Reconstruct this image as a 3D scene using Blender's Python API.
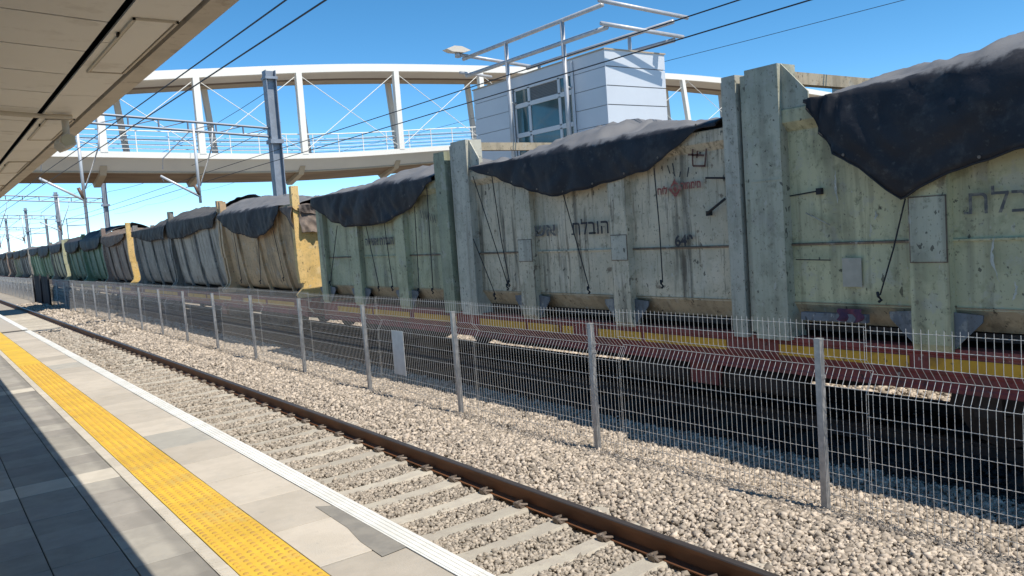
import bpy, math, random
import numpy as np
from mathutils import Matrix, Vector, noise

S = bpy.context.scene
for o in list(bpy.data.objects):
    bpy.data.objects.remove(o)
COL = S.collection
random.seed(7)
RNG = np.random.default_rng(11)

# ------------------------------------------------------------------ camera
CAMZ = 2.55                                   # rail head is z = 0, platform z = 0.9
yaw, pitch, roll = 0.6281, -0.0749, -0.0714
fw = Vector((math.sin(yaw) * math.cos(pitch), math.cos(yaw) * math.cos(pitch), math.sin(pitch)))
r0 = Vector((math.cos(yaw), -math.sin(yaw), 0))
u0 = r0.cross(fw)
r1 = math.cos(roll) * r0 + math.sin(roll) * u0
u1 = -math.sin(roll) * r0 + math.cos(roll) * u0
cam = bpy.data.cameras.new('camera')
cam.sensor_width = 36
cam.lens = 815.9 / 1024 * 36
cam.clip_start = 0.05
cam.clip_end = 6000
camo = bpy.data.objects.new('camera', cam)
COL.objects.link(camo)
camo.matrix_world = Matrix(((r1.x, u1.x, -fw.x, 0), (r1.y, u1.y, -fw.y, 0), (r1.z, u1.z, -fw.z, CAMZ), (0, 0, 0, 1)))
S.camera = camo

# ------------------------------------------------------------------ light
SUN = Vector((0.18, -0.60, 1.0)).normalized()
w = bpy.data.worlds.new('World')
S.world = w
w.use_nodes = True
wn, wl = w.node_tree.nodes, w.node_tree.links
sky = wn.new('ShaderNodeTexSky')
sky.sky_type = 'NISHITA'
sky.sun_disc = False
sky.sun_elevation = math.asin(SUN.z)
sky.sun_rotation = math.atan2(SUN.x, SUN.y)
sky.air_density = 0.52
sky.dust_density = 0.0
sky.ozone_density = 2.0
hsv = wn.new('ShaderNodeHueSaturation')
hsv.inputs['Hue'].default_value = 0.488
hsv.inputs['Saturation'].default_value = 1.25
wl.new(sky.outputs[0], hsv.inputs['Color'])
wl.new(hsv.outputs[0], wn['Background'].inputs[0])
wn['Background'].inputs[1].default_value = 0.146
sl = bpy.data.lights.new('sun', 'SUN')
sl.energy = 3.9
sl.angle = math.radians(0.5)
sl.color = (1.0, 0.93, 0.82)
so = bpy.data.objects.new('sun', sl)
COL.objects.link(so)
so.rotation_euler = SUN.to_track_quat('Z', 'Y').to_euler()
so.location = (30, -60, 60)
S.render.engine = 'CYCLES'
S.view_settings.view_transform = 'Standard'
S.view_settings.look = 'None'
S.view_settings.gamma = 1
S.view_settings.use_curve_mapping = False
S.view_settings.exposure = 0.53
S.cycles.max_bounces = 8
S.cycles.diffuse_bounces = 5


# ------------------------------------------------------------------ materials
def hexc(r, g, b):
    def f(c):
        c /= 255
        return c / 12.92 if c <= .04045 else ((c + .055) / 1.055) ** 2.4
    return (f(r), f(g), f(b))


def M(name, c1, c2=None, scale=3.0, rough=.8, metal=0.0, bump=0.0, bscale=40.0, streak=None, spots=None,
      patches=None, rnd=0.0, island=0.0, mix=(.35, .65), spec=.4, stretch=(1, 1, 1)):
    m = bpy.data.materials.new(name)
    m.use_nodes = True
    N, L = m.node_tree.nodes, m.node_tree.links
    b = N['Principled BSDF']
    b.inputs['Roughness'].default_value = rough
    b.inputs['Metallic'].default_value = metal
    b.inputs['Specular IOR Level'].default_value = spec
    geo = N.new('ShaderNodeNewGeometry')

    def vec(s):
        mp = N.new('ShaderNodeMapping')
        mp.inputs['Scale'].default_value = s
        L.new(geo.outputs['Position'], mp.inputs[0])
        return mp.outputs[0]

    def noi(s, sc, det=6, ro=.6):
        n = N.new('ShaderNodeTexNoise')
        n.inputs['Scale'].default_value = sc
        n.inputs['Detail'].default_value = det
        n.inputs['Roughness'].default_value = ro
        L.new(vec(s), n.inputs['Vector'])
        return n.outputs['Fac']

    def ramp(src, a, c):
        r = N.new('ShaderNodeMapRange')
        r.inputs[1].default_value = a
        r.inputs[2].default_value = c
        r.interpolation_type = 'SMOOTHSTEP'
        L.new(src, r.inputs[0])
        return r.outputs[0]

    def mixc(fac, a, c, amt=1.0):
        x = N.new('ShaderNodeMix')
        x.data_type = 'RGBA'
        if amt != 1.0:
            mu = N.new('ShaderNodeMath')
            mu.operation = 'MULTIPLY'
            mu.inputs[1].default_value = amt
            L.new(fac, mu.inputs[0])
            fac = mu.outputs[0]
        L.new(fac, x.inputs[0])
        for s, i in ((a, 6), (c, 7)):
            if isinstance(s, tuple):
                x.inputs[i].default_value = (*s, 1)
            else:
                L.new(s, x.inputs[i])
        return x.outputs[2]

    cur = c1
    if c2:
        cur = mixc(ramp(noi(stretch, scale), *mix), c1, c2)
    for p in (patches or []):                  # (colour, scale, lo, hi, amount)
        cur = mixc(ramp(noi((1, 1, 1), p[1], 8, .65), p[2], p[3]), cur, p[0], p[4])
    for s in (streak or []):                   # (colour, freq, lo, hi, amount)
        cur = mixc(ramp(noi((1, 1, .07), s[1], 5, .6), s[2], s[3]), cur, s[0], s[4])
    for p in (spots or []):
        cur = mixc(ramp(noi((1, 1, p[5] if len(p) > 5 else 1), p[1], 3, .5), p[2], p[3]), cur, p[0], p[4])
    if rnd or island:
        src = None
        if rnd:
            oi = N.new('ShaderNodeObjectInfo')
            src, amp = oi.outputs['Random'], rnd
        else:
            src, amp = geo.outputs['Random Per Island'], island
        mr = N.new('ShaderNodeMapRange')
        mr.inputs[3].default_value = 1 - amp
        mr.inputs[4].default_value = 1 + amp
        L.new(src, mr.inputs[0])
        hs = N.new('ShaderNodeHueSaturation')
        if isinstance(cur, tuple):
            hs.inputs['Color'].default_value = (*cur, 1)
        else:
            L.new(cur, hs.inputs['Color'])
        L.new(mr.outputs[0], hs.inputs['Value'])
        cur = hs.outputs[0]
    if isinstance(cur, tuple):
        b.inputs['Base Color'].default_value = (*cur, 1)
    else:
        L.new(cur, b.inputs['Base Color'])
    if bump:
        bp = N.new('ShaderNodeBump')
        bp.inputs['Strength'].default_value = 1
        bp.inputs['Distance'].default_value = bump
        L.new(noi((1, 1, 1), bscale, 6, .6), bp.inputs['Height'])
        L.new(bp.outputs[0], b.inputs['Normal'])
    return m


RUST = (.09, .045, .025)
DARK = (.03, .028, .026)
m_ground = M('dry_earth', (.30, .26, .20), (.20, .18, .15), .3, .95, bump=.03, bscale=8)
m_bed = M('ballast_bed_gravel', (.42, .37, .305), (.28, .25, .205), 22, .95, bump=.03, bscale=26)
m_stone = M('limestone_ballast', (.45, .385, .315), (.38, .325, .265), 6, .9, island=.48, patches=[((.50, .40, .25), 9, .58, .72, .5), ((.33, .24, .19), 11, .58, .72, .45)])
m_stone_dusty = M('dusty_ballast', (.41, .355, .29), (.34, .295, .24), 6, .9, island=.36)
m_stone_shade = M('shade_dark_ballast', (.035, .032, .031), (.022, .02, .02), 6, .9, island=.5)  # near black colour stands for the shade under the wagons
m_sleeper = M('sleeper_concrete', (.46, .42, .345), (.40, .36, .30), 7, .9, bump=.004, bscale=60, rnd=.12,
              patches=[((.20, .17, .14), 9, .58, .75, .5)])
m_rail = M('rusty_rail_steel', (.20, .085, .036), (.12, .052, .025), 5, .6, .05, bump=.0015, bscale=50, stretch=(1, .3, 1),
           patches=[((.13, .065, .03), 8, .55, .75, .6)])
m_railtop = M('worn_rail_head', (.16, .14, .135), (.11, .09, .08), 4, .38, .7, stretch=(1, .05, 1))
m_clip = M('clip_steel', (.24, .20, .165), (.15, .115, .09), 20, .6, .5)
m_slab = M('platform_concrete_slab', (.50, .445, .37), (.45, .40, .33), 5, .85, bump=.002, bscale=90, rnd=.13,
           patches=[((.40, .37, .32), 3.5, .54, .68, .4), ((.28, .265, .235), 11, .60, .72, .4)])
m_paver = M('grey_paver', (.36, .335, .29), (.30, .28, .245), 6, .85, bump=.002, bscale=110, rnd=.15,
            patches=[((.22, .21, .19), 10, .64, .8, .5)])
m_palepaver = M('pale_paver', (.56, .51, .43), (.50, .455, .38), 6, .85, bump=.002, bscale=110, rnd=.06,
                patches=[((.30, .28, .24), 12, .66, .8, .5)])
m_grout = M('dark_grout', (.075, .07, .06), (.05, .047, .042), 30, .95)
m_yellow = M('tactile_yellow', (.70, .455, .05), (.62, .395, .048), 5, .7, bump=.001, bscale=120, rnd=.06,
             patches=[((.47, .34, .13), 3.2, .52, .68, .5), ((.22, .16, .07), 14, .68, .82, .6)])
m_white = M('white_edge_paint', (.76, .75, .71), (.68, .67, .62), 6, .6, rnd=.03, patches=[((.45, .43, .38), 9, .62, .8, .5)])
m_platside = M('platform_wall_concrete', (.38, .36, .32), (.30, .29, .26), 2, .9)
m_farpave = M('far_paving', (.37, .35, .31), (.33, .31, .27), 2, .9)
m_galv = M('galvanised_steel', (.50, .50, .50), (.38, .385, .39), 14, .5, .55, bump=.0006, bscale=90)
m_wire = M('galvanised_wire', (.54, .53, .51), None, 1, .5, .3)
m_soffit = M('canopy_soffit_panel', (.88, .83, .75), (.84, .79, .71), 1.2, .6, rnd=.03, patches=[((.5, .43, .35), 3.5, .56, .7, .35)])
m_fascia = M('canopy_fascia', (.66, .58, .48), (.56, .49, .40), 3, .7, patches=[((.22, .14, .08), 7, .58, .74, .5)])
m_gap = M('soffit_shadow_gap', (.018, .013, .01), None, 1, .9)
m_frame = M('soffit_frame', (.62, .54, .43), None, 1, .6)
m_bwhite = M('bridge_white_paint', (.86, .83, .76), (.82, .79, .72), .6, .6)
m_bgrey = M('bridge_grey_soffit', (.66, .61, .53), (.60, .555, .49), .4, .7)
m_bbrown = M('bridge_timber_brown', (.30, .21, .135), (.22, .15, .095), 1.5, .8, stretch=(.2, 2, 1))
m_btan = M('bridge_tan_steel', (.48, .385, .27), (.42, .335, .235), 1, .7)
m_clad = M('tower_metal_cladding', (.60, .635, .68), (.57, .605, .65), .4, .5, .1)
m_cladseam = M('tower_cladding_seam', (.20, .205, .22), None, 1, .6)
m_wframe = M('white_window_frame', (.62, .64, .66), None, 1, .5)
m_glass = M('teal_window_glass', (.035, .085, .095), (.06, .13, .14), .8, .06, 0, spec=.8)
m_louver = M('window_louver', (.34, .315, .29), None, 1, .6)
m_mast = M('galvanised_mast', (.30, .335, .385), (.24, .27, .315), 3, .55, .4)
m_cat = M('catenary_steel', (.20, .22, .255), None, 1, .55, .4)
m_arm = M('pale_catenary_tube', (.62, .63, .64), None, 1, .5, .3)
m_cable = M('dark_conductor', (.045, .05, .06), None, 1, .6, .3)
m_insul = M('brown_insulator', (.14, .085, .06), None, 1, .35)
m_pipe = M('grey_pipe', (.50, .51, .53), (.42, .43, .45), 3, .5, .3)


def paint(name, c1, c2, rust=.5, dirt=.6, dsc=3.2, pale=(.44, .42, .36), grain=.35):
    dk = (c1[0] * .58, c1[1] * .6, c1[2] * .58)
    dk2 = (c1[0] * .36, c1[1] * .36, c1[2] * .34)
    return M(name, c1, c2, 1.1, .62, .0, bump=.004, bscale=9, mix=(.40, .60),
             patches=[(dk, 1.7, .50, .66, .6), (pale, 3.2, .55, .63, .45), (dk, 6.5, .55, .64, .55), (dk2, 13, .60, .68, .6), (RUST, 4.2, .62, .67, rust), (pale, 17, .63, .69, .5)],
             streak=[((.06, .054, .042), dsc, .50, .64, dirt), (pale, dsc * 1.7, .57, .66, .4 * grain), ((.07, .045, .03), dsc * 2.3, .58, .66, rust * (.4 + .6 * grain)),
                     ((.035, .032, .028), dsc * 4.5, .60, .67, dirt * .8 * grain)],
             spots=[((.025, .022, .02), 15, .675, .70, .75, .6), ((.50, .48, .43), 11, .69, .72, .5, .5), ((.06, .05, .042), 34, .62, .70, .5, .8)])


m_gA = paint('worn_green_paint', (.56, .525, .325), (.475, .455, .295), .45, .35)
m_gApost = paint('worn_green_post_paint', (.49, .475, .36), (.43, .425, .33), .25, .25)
m_gB = paint('faded_grey_green_paint', (.62, .535, .395), (.49, .44, .33), .65, .7, 4.2, pale=(.66, .59, .48), grain=.8)
m_gBpost = paint('faded_post_paint', (.52, .495, .405), (.45, .43, .36), .3, .35)
m_gC = paint('dull_green_paint', (.48, .475, .305), (.385, .395, .26), .4, .45, 3.0)
m_gCpost = paint('dull_green_post_paint', (.33, .345, .235), (.275, .295, .205), .3, .35)
m_tan = paint('warm_lit_tan_paint', (.43, .355, .245), (.37, .305, .21), .4, .3)  # tan puts the warm bounce light on the bottom rails into colour
m_blue = paint('sky_tinted_gusset_paint', (.17, .185, .21), (.14, .155, .18), .4, .4)  # blue tint holds the sky light falling on the gussets
m_beige = paint('beige_brown_paint', (.56, .385, .215), (.46, .315, .18), .5, .45)
m_ochre = paint('ochre_end_paint', (.72, .50, .21), (.69, .46, .155), .25, .2, pale=(.75, .60, .36))
m_silver = paint('silver_grey_paint', (.44, .405, .345), (.34, .315, .275), .35, .6, 3.6)
m_dgrey = paint('dark_grey_paint', (.27, .255, .23), (.21, .20, .185), .4, .6)
m_brown = paint('brown_paint', (.28, .215, .175), (.22, .165, .14), .5, .7)
m_green = paint('mid_green_paint', (.17, .265, .165), (.135, .215, .14), .4, .5)
m_lgreen = paint('light_green_paint', (.30, .42, .27), (.25, .36, .23), .4, .5)
m_maroon = paint('maroon_wagon_paint', (.26, .05, .045), (.20, .04, .038), .4, .35, pale=(.26, .11, .09))
m_seam = paint('rusty_seam_paint', (.24, .17, .12), (.17, .12, .085), .8, .4)
m_stripe = M('yellow_reflective_stripe', (.68, .36, .03), (.58, .29, .025), 2, .55,
             patches=[((.24, .12, .035), 1.6, .54, .68, .75)], spots=[((.1, .06, .03), 14, .66, .72, .7)])
m_under = M('wagon_underframe', (.035, .028, .026), (.06, .045, .038), 4, .8)
m_wheel = M('wheel_steel', (.07, .05, .04), (.045, .035, .03), 8, .6, .4)
m_ink = M('stencil_ink', (.045, .045, .05), (.20, .185, .15), 16, .8, mix=(.56, .70))
m_inkfaint = M('faded_stencil_ink', (.10, .10, .10), (.22, .205, .17), 14, .8, mix=(.46, .62))
m_red = M('red_stencil_ink', (.27, .075, .06), (.30, .20, .16), 14, .8, mix=(.5, .66))
m_patch = M('pale_repair_patch', (.46, .42, .345), (.40, .365, .30), 8, .8)
m_chalk = M('chalk_mark', (.52, .52, .47), (.32, .33, .28), 16, .9)
m_rope = M('dark_rope', (.03, .03, .033), None, 1, .9)
def tarp_mat(name, dk, dusty, amount):  # pale tops: dusty tone plus sunlight put into the colour
    m = M(name, dk, (dk[0] * .6, dk[1] * .6, dk[2] * .65), 2.2, .66, bump=.010, bscale=6, patches=[((.06, .06, .062), 3.5, .52, .68, .5), ((.085, .083, .08), 14, .58, .72, .4), ((.008, .008, .01), 1.8, .62, .67, .8)])
    N, L = m.node_tree.nodes, m.node_tree.links
    b_ = N['Principled BSDF']
    src = b_.inputs['Base Color'].links[0].from_socket
    at, ge, mp = N.new('ShaderNodeAttribute'), N.new('ShaderNodeNewGeometry'), N.new('ShaderNodeMapping')
    at.attribute_name = 'sun_dust'
    mp.inputs['Scale'].default_value = (1.3, 1.7, 1.0)
    L.new(ge.outputs['Position'], mp.inputs[0])
    no, ad, mr, mx = N.new('ShaderNodeTexNoise'), N.new('ShaderNodeMath'), N.new('ShaderNodeMapRange'), N.new('ShaderNodeMix')
    no.inputs['Scale'].default_value = 1.6
    no.inputs['Detail'].default_value = 9
    no.inputs['Roughness'].default_value = .66
    L.new(mp.outputs[0], no.inputs['Vector'])
    ad.operation = 'MULTIPLY_ADD'
    ad.inputs[1].default_value = 1.3
    L.new(no.outputs['Fac'], ad.inputs[0])
    L.new(at.outputs['Fac'], ad.inputs[2])
    mr.interpolation_type = 'SMOOTHSTEP'
    mr.inputs[1].default_value = .60
    mr.inputs[2].default_value = .86
    mr.inputs[4].default_value = amount
    L.new(ad.outputs[0], mr.inputs[0])
    mx.data_type = 'RGBA'
    L.new(mr.outputs[0], mx.inputs[0])
    L.new(src, mx.inputs[6])
    mx.inputs[7].default_value = (*dusty, 1)
    L.new(mx.outputs[2], b_.inputs['Base Color'])
    return m


m_tarp = tarp_mat('black_tarpaulin', (.022, .023, .029), (.185, .183, .185), .85)
m_tarpjet = tarp_mat('jet_black_tarpaulin', (.016, .016, .02), (.06, .06, .065), .8)
m_tarpbrown = M('brown_tarpaulin', (.20, .155, .125), (.11, .09, .08), 5, .8, bump=.02, bscale=6)
m_screen = M('black_screen_cloth', (.018, .018, .022), (.03, .03, .034), 3, .9)
m_sign = M('blank_sign_plate', (.66, .66, .64), (.58, .58, .56), 6, .5)
m_rag = M('purple_rag', (.15, .05, .08), (.08, .04, .07), 20, .9)


# ------------------------------------------------------------------ mesh helpers
class MB:
    def __init__(s):
        s.v, s.f, s.mi = [], [], []

    def add(s, vs, fs, mi=0):
        n = len(s.v)
        s.v += [tuple(p) for p in vs]
        s.f += [tuple(n + i for i in q) for q in fs]
        s.mi += [mi] * len(fs)
        return s

    def box(s, x0, x1, y0, y1, z0, z1, mi=0):
        return s.add([(x0, y0, z0), (x1, y0, z0), (x1, y1, z0), (x0, y1, z0), (x0, y0, z1), (x1, y0, z1), (x1, y1, z1), (x0, y1, z1)],
                     [(0, 3, 2, 1), (4, 5, 6, 7), (0, 1, 5, 4), (1, 2, 6, 5), (2, 3, 7, 6), (3, 0, 4, 7)], mi)

    def bbox(s, x0, x1, y0, y1, z0, z1, c):
        """box with chamfered vertical and top edges"""
        vs, fs = [], []
        for z, d in ((z0, 0), (z1 - c, 0), (z1, c)):
            vs += [(x0 + d + c, y0 + d, z), (x1 - d - c, y0 + d, z), (x1 - d, y0 + d + c, z), (x1 - d, y1 - d - c, z),
                   (x1 - d - c, y1 - d, z), (x0 + d + c, y1 - d, z), (x0 + d, y1 - d - c, z), (x0 + d, y0 + d + c, z)]
        for k in (0, 8):
            for i in range(8):
                j = (i + 1) % 8
                fs.append((k + i, k + j, k + 8 + j, k + 8 + i))
        fs.append(tuple(range(16, 24)))
        fs.append(tuple(range(7, -1, -1)))
        return s.add(vs, fs)

    def prism(s, poly, a, b, axis='y', mi=0):
        """poly: points in the plane perpendicular to axis; y->(x,z) x->(y,z) z->(x,y)"""
        def P(p, t):
            return {'y': (p[0], t, p[1]), 'x': (t, p[0], p[1]), 'z': (p[0], p[1], t)}[axis]
        n = len(poly)
        return s.add([P(p, a) for p in poly] + [P(p, b) for p in poly],
                     [tuple(range(n)), tuple(range(2 * n - 1, n - 1, -1))] + [(i, n + i, n + (i + 1) % n, (i + 1) % n) for i in range(n)], mi)

    def tube(s, pts, r, n=6, mi=0, cap=True):
        pts = [Vector(p) for p in pts]
        rings = []
        for i, p in enumerate(pts):
            d = (pts[min(i + 1, len(pts) - 1)] - pts[max(i - 1, 0)]).normalized()
            a = d.cross(Vector((0, 0, 1)) if abs(d.z) < .95 else Vector((1, 0, 0))).normalized()
            b = d.cross(a)
            rr = r[i] if isinstance(r, (list, tuple)) else r
            rings.append([p + a * (rr * math.cos(2 * math.pi * k / n)) + b * (rr * math.sin(2 * math.pi * k / n)) for k in range(n)])
        vs = [q for ring in rings for q in ring]
        fs = []
        for i in range(len(pts) - 1):
            for k in range(n):
                j = (k + 1) % n
                fs.append((i * n + k, i * n + j, (i + 1) * n + j, (i + 1) * n + k))
        if cap:
            fs.append(tuple(range(n - 1, -1, -1)))
            fs.append(tuple(range((len(pts) - 1) * n, len(pts) * n)))
        return s.add(vs, fs, mi)

    def grid(s, fn, nu, nv, mi=0, mif=None):
        vs = [fn(i / nu, j / nv) for i in range(nu + 1) for j in range(nv + 1)]
        fs, ms = [], []
        for i in range(nu):
            for j in range(nv):
                a = i * (nv + 1) + j
                fs.append((a, a + 1, a + nv + 2, a + nv + 1))
                ms.append(mif(i, j) if mif else mi)
        n = len(s.mi)
        s.add(vs, fs, mi)
        s.mi[n:] = ms
        return s

    def sweep(s, prof, path, closed=True, mi=0):
        """prof: (dy,dz) points, path: (x,y,z) along x"""
        n = len(prof)
        vs = [(p[0], p[1] + q[0], p[2] + q[1]) for p in path for q in prof]
        fs = [(i * n + k, i * n + (k + 1) % n, (i + 1) * n + (k + 1) % n, (i + 1) * n + k) for i in range(len(path) - 1) for k in range(n if closed else n - 1)]
        if closed:
            fs += [tuple(range(n - 1, -1, -1)), tuple(range((len(path) - 1) * n, len(path) * n))]
        return s.add(vs, fs, mi)

    def mesh(s, name, mats, origin=(0, 0, 0), smooth=False):
        me = bpy.data.meshes.new(name)
        ox, oy, oz = origin
        me.from_pydata([(a - ox, b - oy, c - oz) for a, b, c in s.v], [], s.f)
        for m in (mats if isinstance(mats, (list, tuple)) else [mats]):
            me.materials.append(m)
        if any(s.mi):
            me.polygons.foreach_set('material_index', s.mi)
        if smooth:
            me.polygons.foreach_set('use_smooth', [True] * len(me.polygons))
        me.update()
        return me

    def build(s, name, mats, parent=None, smooth=False):
        org = parent['_o'] if parent is not None and '_o' in parent else (0, 0, 0)
        o = bpy.data.objects.new(name, s.mesh(name, mats, org, smooth))
        COL.objects.link(o)
        if parent is not None:
            o.parent = parent
            o['_o'] = tuple(org)
        return o


def inst(name, me, loc, parent):
    org = parent['_o'] if '_o' in parent else (0, 0, 0)
    o = bpy.data.objects.new(name, me)
    COL.objects.link(o)
    o.parent = parent
    o.location = (loc[0] - org[0], loc[1] - org[1], loc[2] - org[2])
    return o


def tag(o, label=None, cat=None, group=None, kind=None):
    for k, v in (('label', label), ('category', cat), ('group', group), ('kind', kind)):
        if v:
            o[k] = v
    return o


def thing(name, label, cat, loc, group=None):
    o = bpy.data.objects.new(name, None)
    COL.objects.link(o)
    o.location = loc
    o.empty_display_size = .2
    o['_o'] = tuple(loc)
    return tag(o, label, cat, group)


def lerp(tab, t):
    return float(np.interp(t, [a for a, _ in tab], [b for _, b in tab]))


def text_mesh(txt, size, org, mat, name, parent, shear=0.0, sx=1.0, x=8.0, bold=0.0, foot=False):
    """flat stencil lettering on a surface that faces -X; org=(y,z) of the lower-left corner seen from the platform"""
    cu = bpy.data.curves.new(name, 'FONT')
    cu.body = txt
    cu.size = size
    cu.offset = bold
    to = bpy.data.objects.new(name, cu)
    COL.objects.link(to)
    dg = bpy.context.evaluated_depsgraph_get()
    me0 = to.evaluated_get(dg).to_mesh()
    b = MB()
    b.add([(x, org[0] - v.co.x * sx, org[1] + v.co.y + shear * v.co.x) for v in me0.vertices], [tuple(p.vertices) for p in me0.polygons])
    if foot:      # the little foot that turns the first letter into a tav
        q = size
        b.add([(x, org[0] + .05 * q, org[1]), (x, org[0] - .075 * q, org[1]), (x, org[0] - .075 * q, org[1] + .075 * q), (x, org[0] + .05 * q, org[1] + .075 * q)], [(0, 1, 2, 3)])
    bpy.data.objects.remove(to)
    return b.build(name, mat, parent)


# ------------------------------------------------------------------ ground and ballast
def structure(o):
    o['kind'] = 'structure'
    return o


g = MB()
g.add([(-2500, -1500, -.75), (2500, -1500, -.75), (2500, 4000, -.75), (-2500, 4000, -.75)], [(0, 1, 2, 3)])
structure(g.build('ground', m_ground))

YS0, SP = 0.32, 0.60                          # first sleeper, spacing


def bed(x, y):
    """top of the ballast"""
    z = lerp([(1.5, -.25), (2.9, -.2), (3.4, -.186), (4.4, -.195), (4.9, -.19), (5.4, -.135), (5.9, -.15), (6.5, -.235), (7.1, -.27), (7.8, -.25),
              (8.3, -.22), (10.6, -.22), (11.9, -.24), (13, -.7)], x)
    return z + .025 * noise.noise((x * .9, y * .7, 3.1))


b = MB()
ysteps = list(np.arange(-6, 40, .5)) + list(np.arange(40, 200, 4)) + [200, 260]
xs = np.linspace(1.6, 13, 46)
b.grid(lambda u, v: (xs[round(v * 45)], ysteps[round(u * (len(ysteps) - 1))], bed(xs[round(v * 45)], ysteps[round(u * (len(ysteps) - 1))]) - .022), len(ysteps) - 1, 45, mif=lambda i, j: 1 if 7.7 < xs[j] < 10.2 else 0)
structure(b.build('ballast_bed', [m_bed, M('shade_dark_bed', (.035, .032, .031), (.022, .02, .02), 12, .95, bump=.03, bscale=26)], None, True))  # second material puts the wagon shade into the bed colour

CUB = np.array([(x, y, z) for x in (-1, 1) for y in (-1, 1) for z in (-1, 1)], float) * .66
CUF = np.array([(0, 1, 3), (0, 3, 2), (4, 6, 7), (4, 7, 5), (0, 4, 5), (0, 5, 1), (2, 3, 7), (2, 7, 6), (0, 2, 6), (0, 6, 4), (1, 5, 7), (1, 7, 3)])


def stones(name, label, regs, mat):
    """regs: (x0,x1,y0,y1,density,size,clear_sleepers)"""
    P, R = [], []
    for (xa, xb, ya, yb, den, size, clear) in regs:
        n = int((xb - xa) * (yb - ya) * den)
        x = RNG.uniform(xa, xb, n)
        y = RNG.uniform(ya, yb, n)
        if clear:
            k = np.abs((y - YS0 + SP / 2) % SP - SP / 2)
            keep = ~((k < .092 + RNG.normal(0, .016, n)) & (x < 5.08)) & (np.abs(x - 4.6) > .105)
            x, y = x[keep], y[keep]
        z = np.array([bed(a, c) for a, c in zip(x, y)])
        r = size * np.clip(RNG.lognormal(-.05, .32, len(x)), .5, 1.55)
        P.append(np.stack([x, y, z + RNG.uniform(-.35, .35, len(x)) * r], 1))
        R.append(r)
    P = np.concatenate(P)
    R = np.concatenate(R)
    n = len(P)
    V = CUB[None] + RNG.uniform(-.36, .36, (n, 8, 3))
    V = V * RNG.uniform(.58, 1.4, (n, 1, 3)) * np.array([1, 1, .85])
    a = RNG.uniform(0, 6.283, n)
    c, s_ = np.cos(a)[:, None], np.sin(a)[:, None]
    tx = RNG.uniform(-.9, .9, n)[:, None]
    X, Y, Z = V[..., 0], V[..., 1], V[..., 2]
    Y, Z = Y * np.cos(tx) - Z * np.sin(tx), Y * np.sin(tx) + Z * np.cos(tx)
    V = np.stack([X * c - Y * s_, X * s_ + Y * c, Z], -1) * R[:, None, None] + P[:, None]
    F = (CUF[None] + (np.arange(n) * 8)[:, None, None]).reshape(-1, 3)
    me = bpy.data.meshes.new(name)
    me.vertices.add(n * 8)
    me.vertices.foreach_set('co', V.reshape(-1).astype(np.float32))
    me.loops.add(len(F) * 3)
    me.loops.foreach_set('vertex_index', F.reshape(-1).astype(np.int32))
    me.polygons.add(len(F))
    me.polygons.foreach_set('loop_start', np.arange(len(F), dtype=np.int32) * 3)
    me.polygons.foreach_set('loop_total', np.full(len(F), 3, np.int32))
    me.materials.append(mat)
    me.update()
    me.validate()
    o = bpy.data.objects.new(name, me)
    COL.objects.link(o)
    return tag(o, label, 'ballast', kind='stuff')


stones('shoulder_ballast', 'loose pale limestone ballast between the rail and the fence', [
    (4.7, 7.8, 1.8, 9, 1500, .0208, False), (4.7, 7.8, 9, 16, 1000, .024, False), (4.7, 7.8, 16, 30, 520, .030, False), (4.7, 7.9, 30, 60, 70, .055, False)], m_stone)
stones('crib_ballast', 'dusty ballast packed between the concrete sleepers', [
    (3.3, 4.72, 1.8, 10, 1750, .0175, True), (3.3, 4.72, 10, 20, 1000, .022, True), (3.0, 4.72, 20, 36, 200, .035, True)], m_stone_dusty)
stones('shade_toned_ballast', 'shade stained ballast under the freight wagons', [
    (7.75, 10.3, 2, 14, 420, .030, False), (7.75, 10.3, 14, 30, 260, .036, False)], m_stone_shade)
stones('far_ballast', 'sunlit pale ballast beyond the freight wagons', [
    (10.3, 11.83, 2, 26, 320, .032, False)], m_stone)


# ------------------------------------------------------------------ tracks
def rail_mesh(xc, y0, y1):
    prof = [(-.075, -.172), (.075, -.172), (.075, -.162), (.012, -.142), (.010, -.05), (.034, -.038), (.036, -.010), (.030, -.001), (-.030, -.001), (-.036, -.010), (-.034, -.038),
            (-.010, -.05), (-.012, -.142), (-.075, -.162)]
    b = MB()
    n = len(prof)
    b.prism([(xc + p[0], p[1]) for p in prof], y0, y1)
    # running surface is the polished face on top
    for i, f in enumerate(b.f):
        if len(f) == 4:
            zs = [b.v[k][2] for k in f]
            if min(zs) > -.0105:
                b.mi[i] = 1
    return b


def sleeper_mesh():
    b = MB()
    # length along x (local 0 = track centre), waisted top
    st = [(-1.28, -.175), (-1.0, -.168), (-.75, -.166), (-.5, -.168), (-.3, -.182), (.3, -.182), (.5, -.168), (.75, -.166), (1.0, -.168), (1.28, -.175)]
    vs, fs = [], []
    for x, z in st:
        vs += [(x, -.15, -.40), (x, -.11, z - .025), (x, -.088, z), (x, .088, z), (x, .11, z - .025), (x, .15, -.40)]
    for i in range(len(st) - 1):
        for k in range(5):
            fs.append((i * 6 + k, (i + 1) * 6 + k, (i + 1) * 6 + k + 1, i * 6 + k + 1))
    fs += [tuple(range(6)), tuple(range(len(st) * 6 - 1, len(st) * 6 - 7, -1))]
    b.add(vs, fs)
    return b.mesh('sleeper', m_sleeper)


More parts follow.
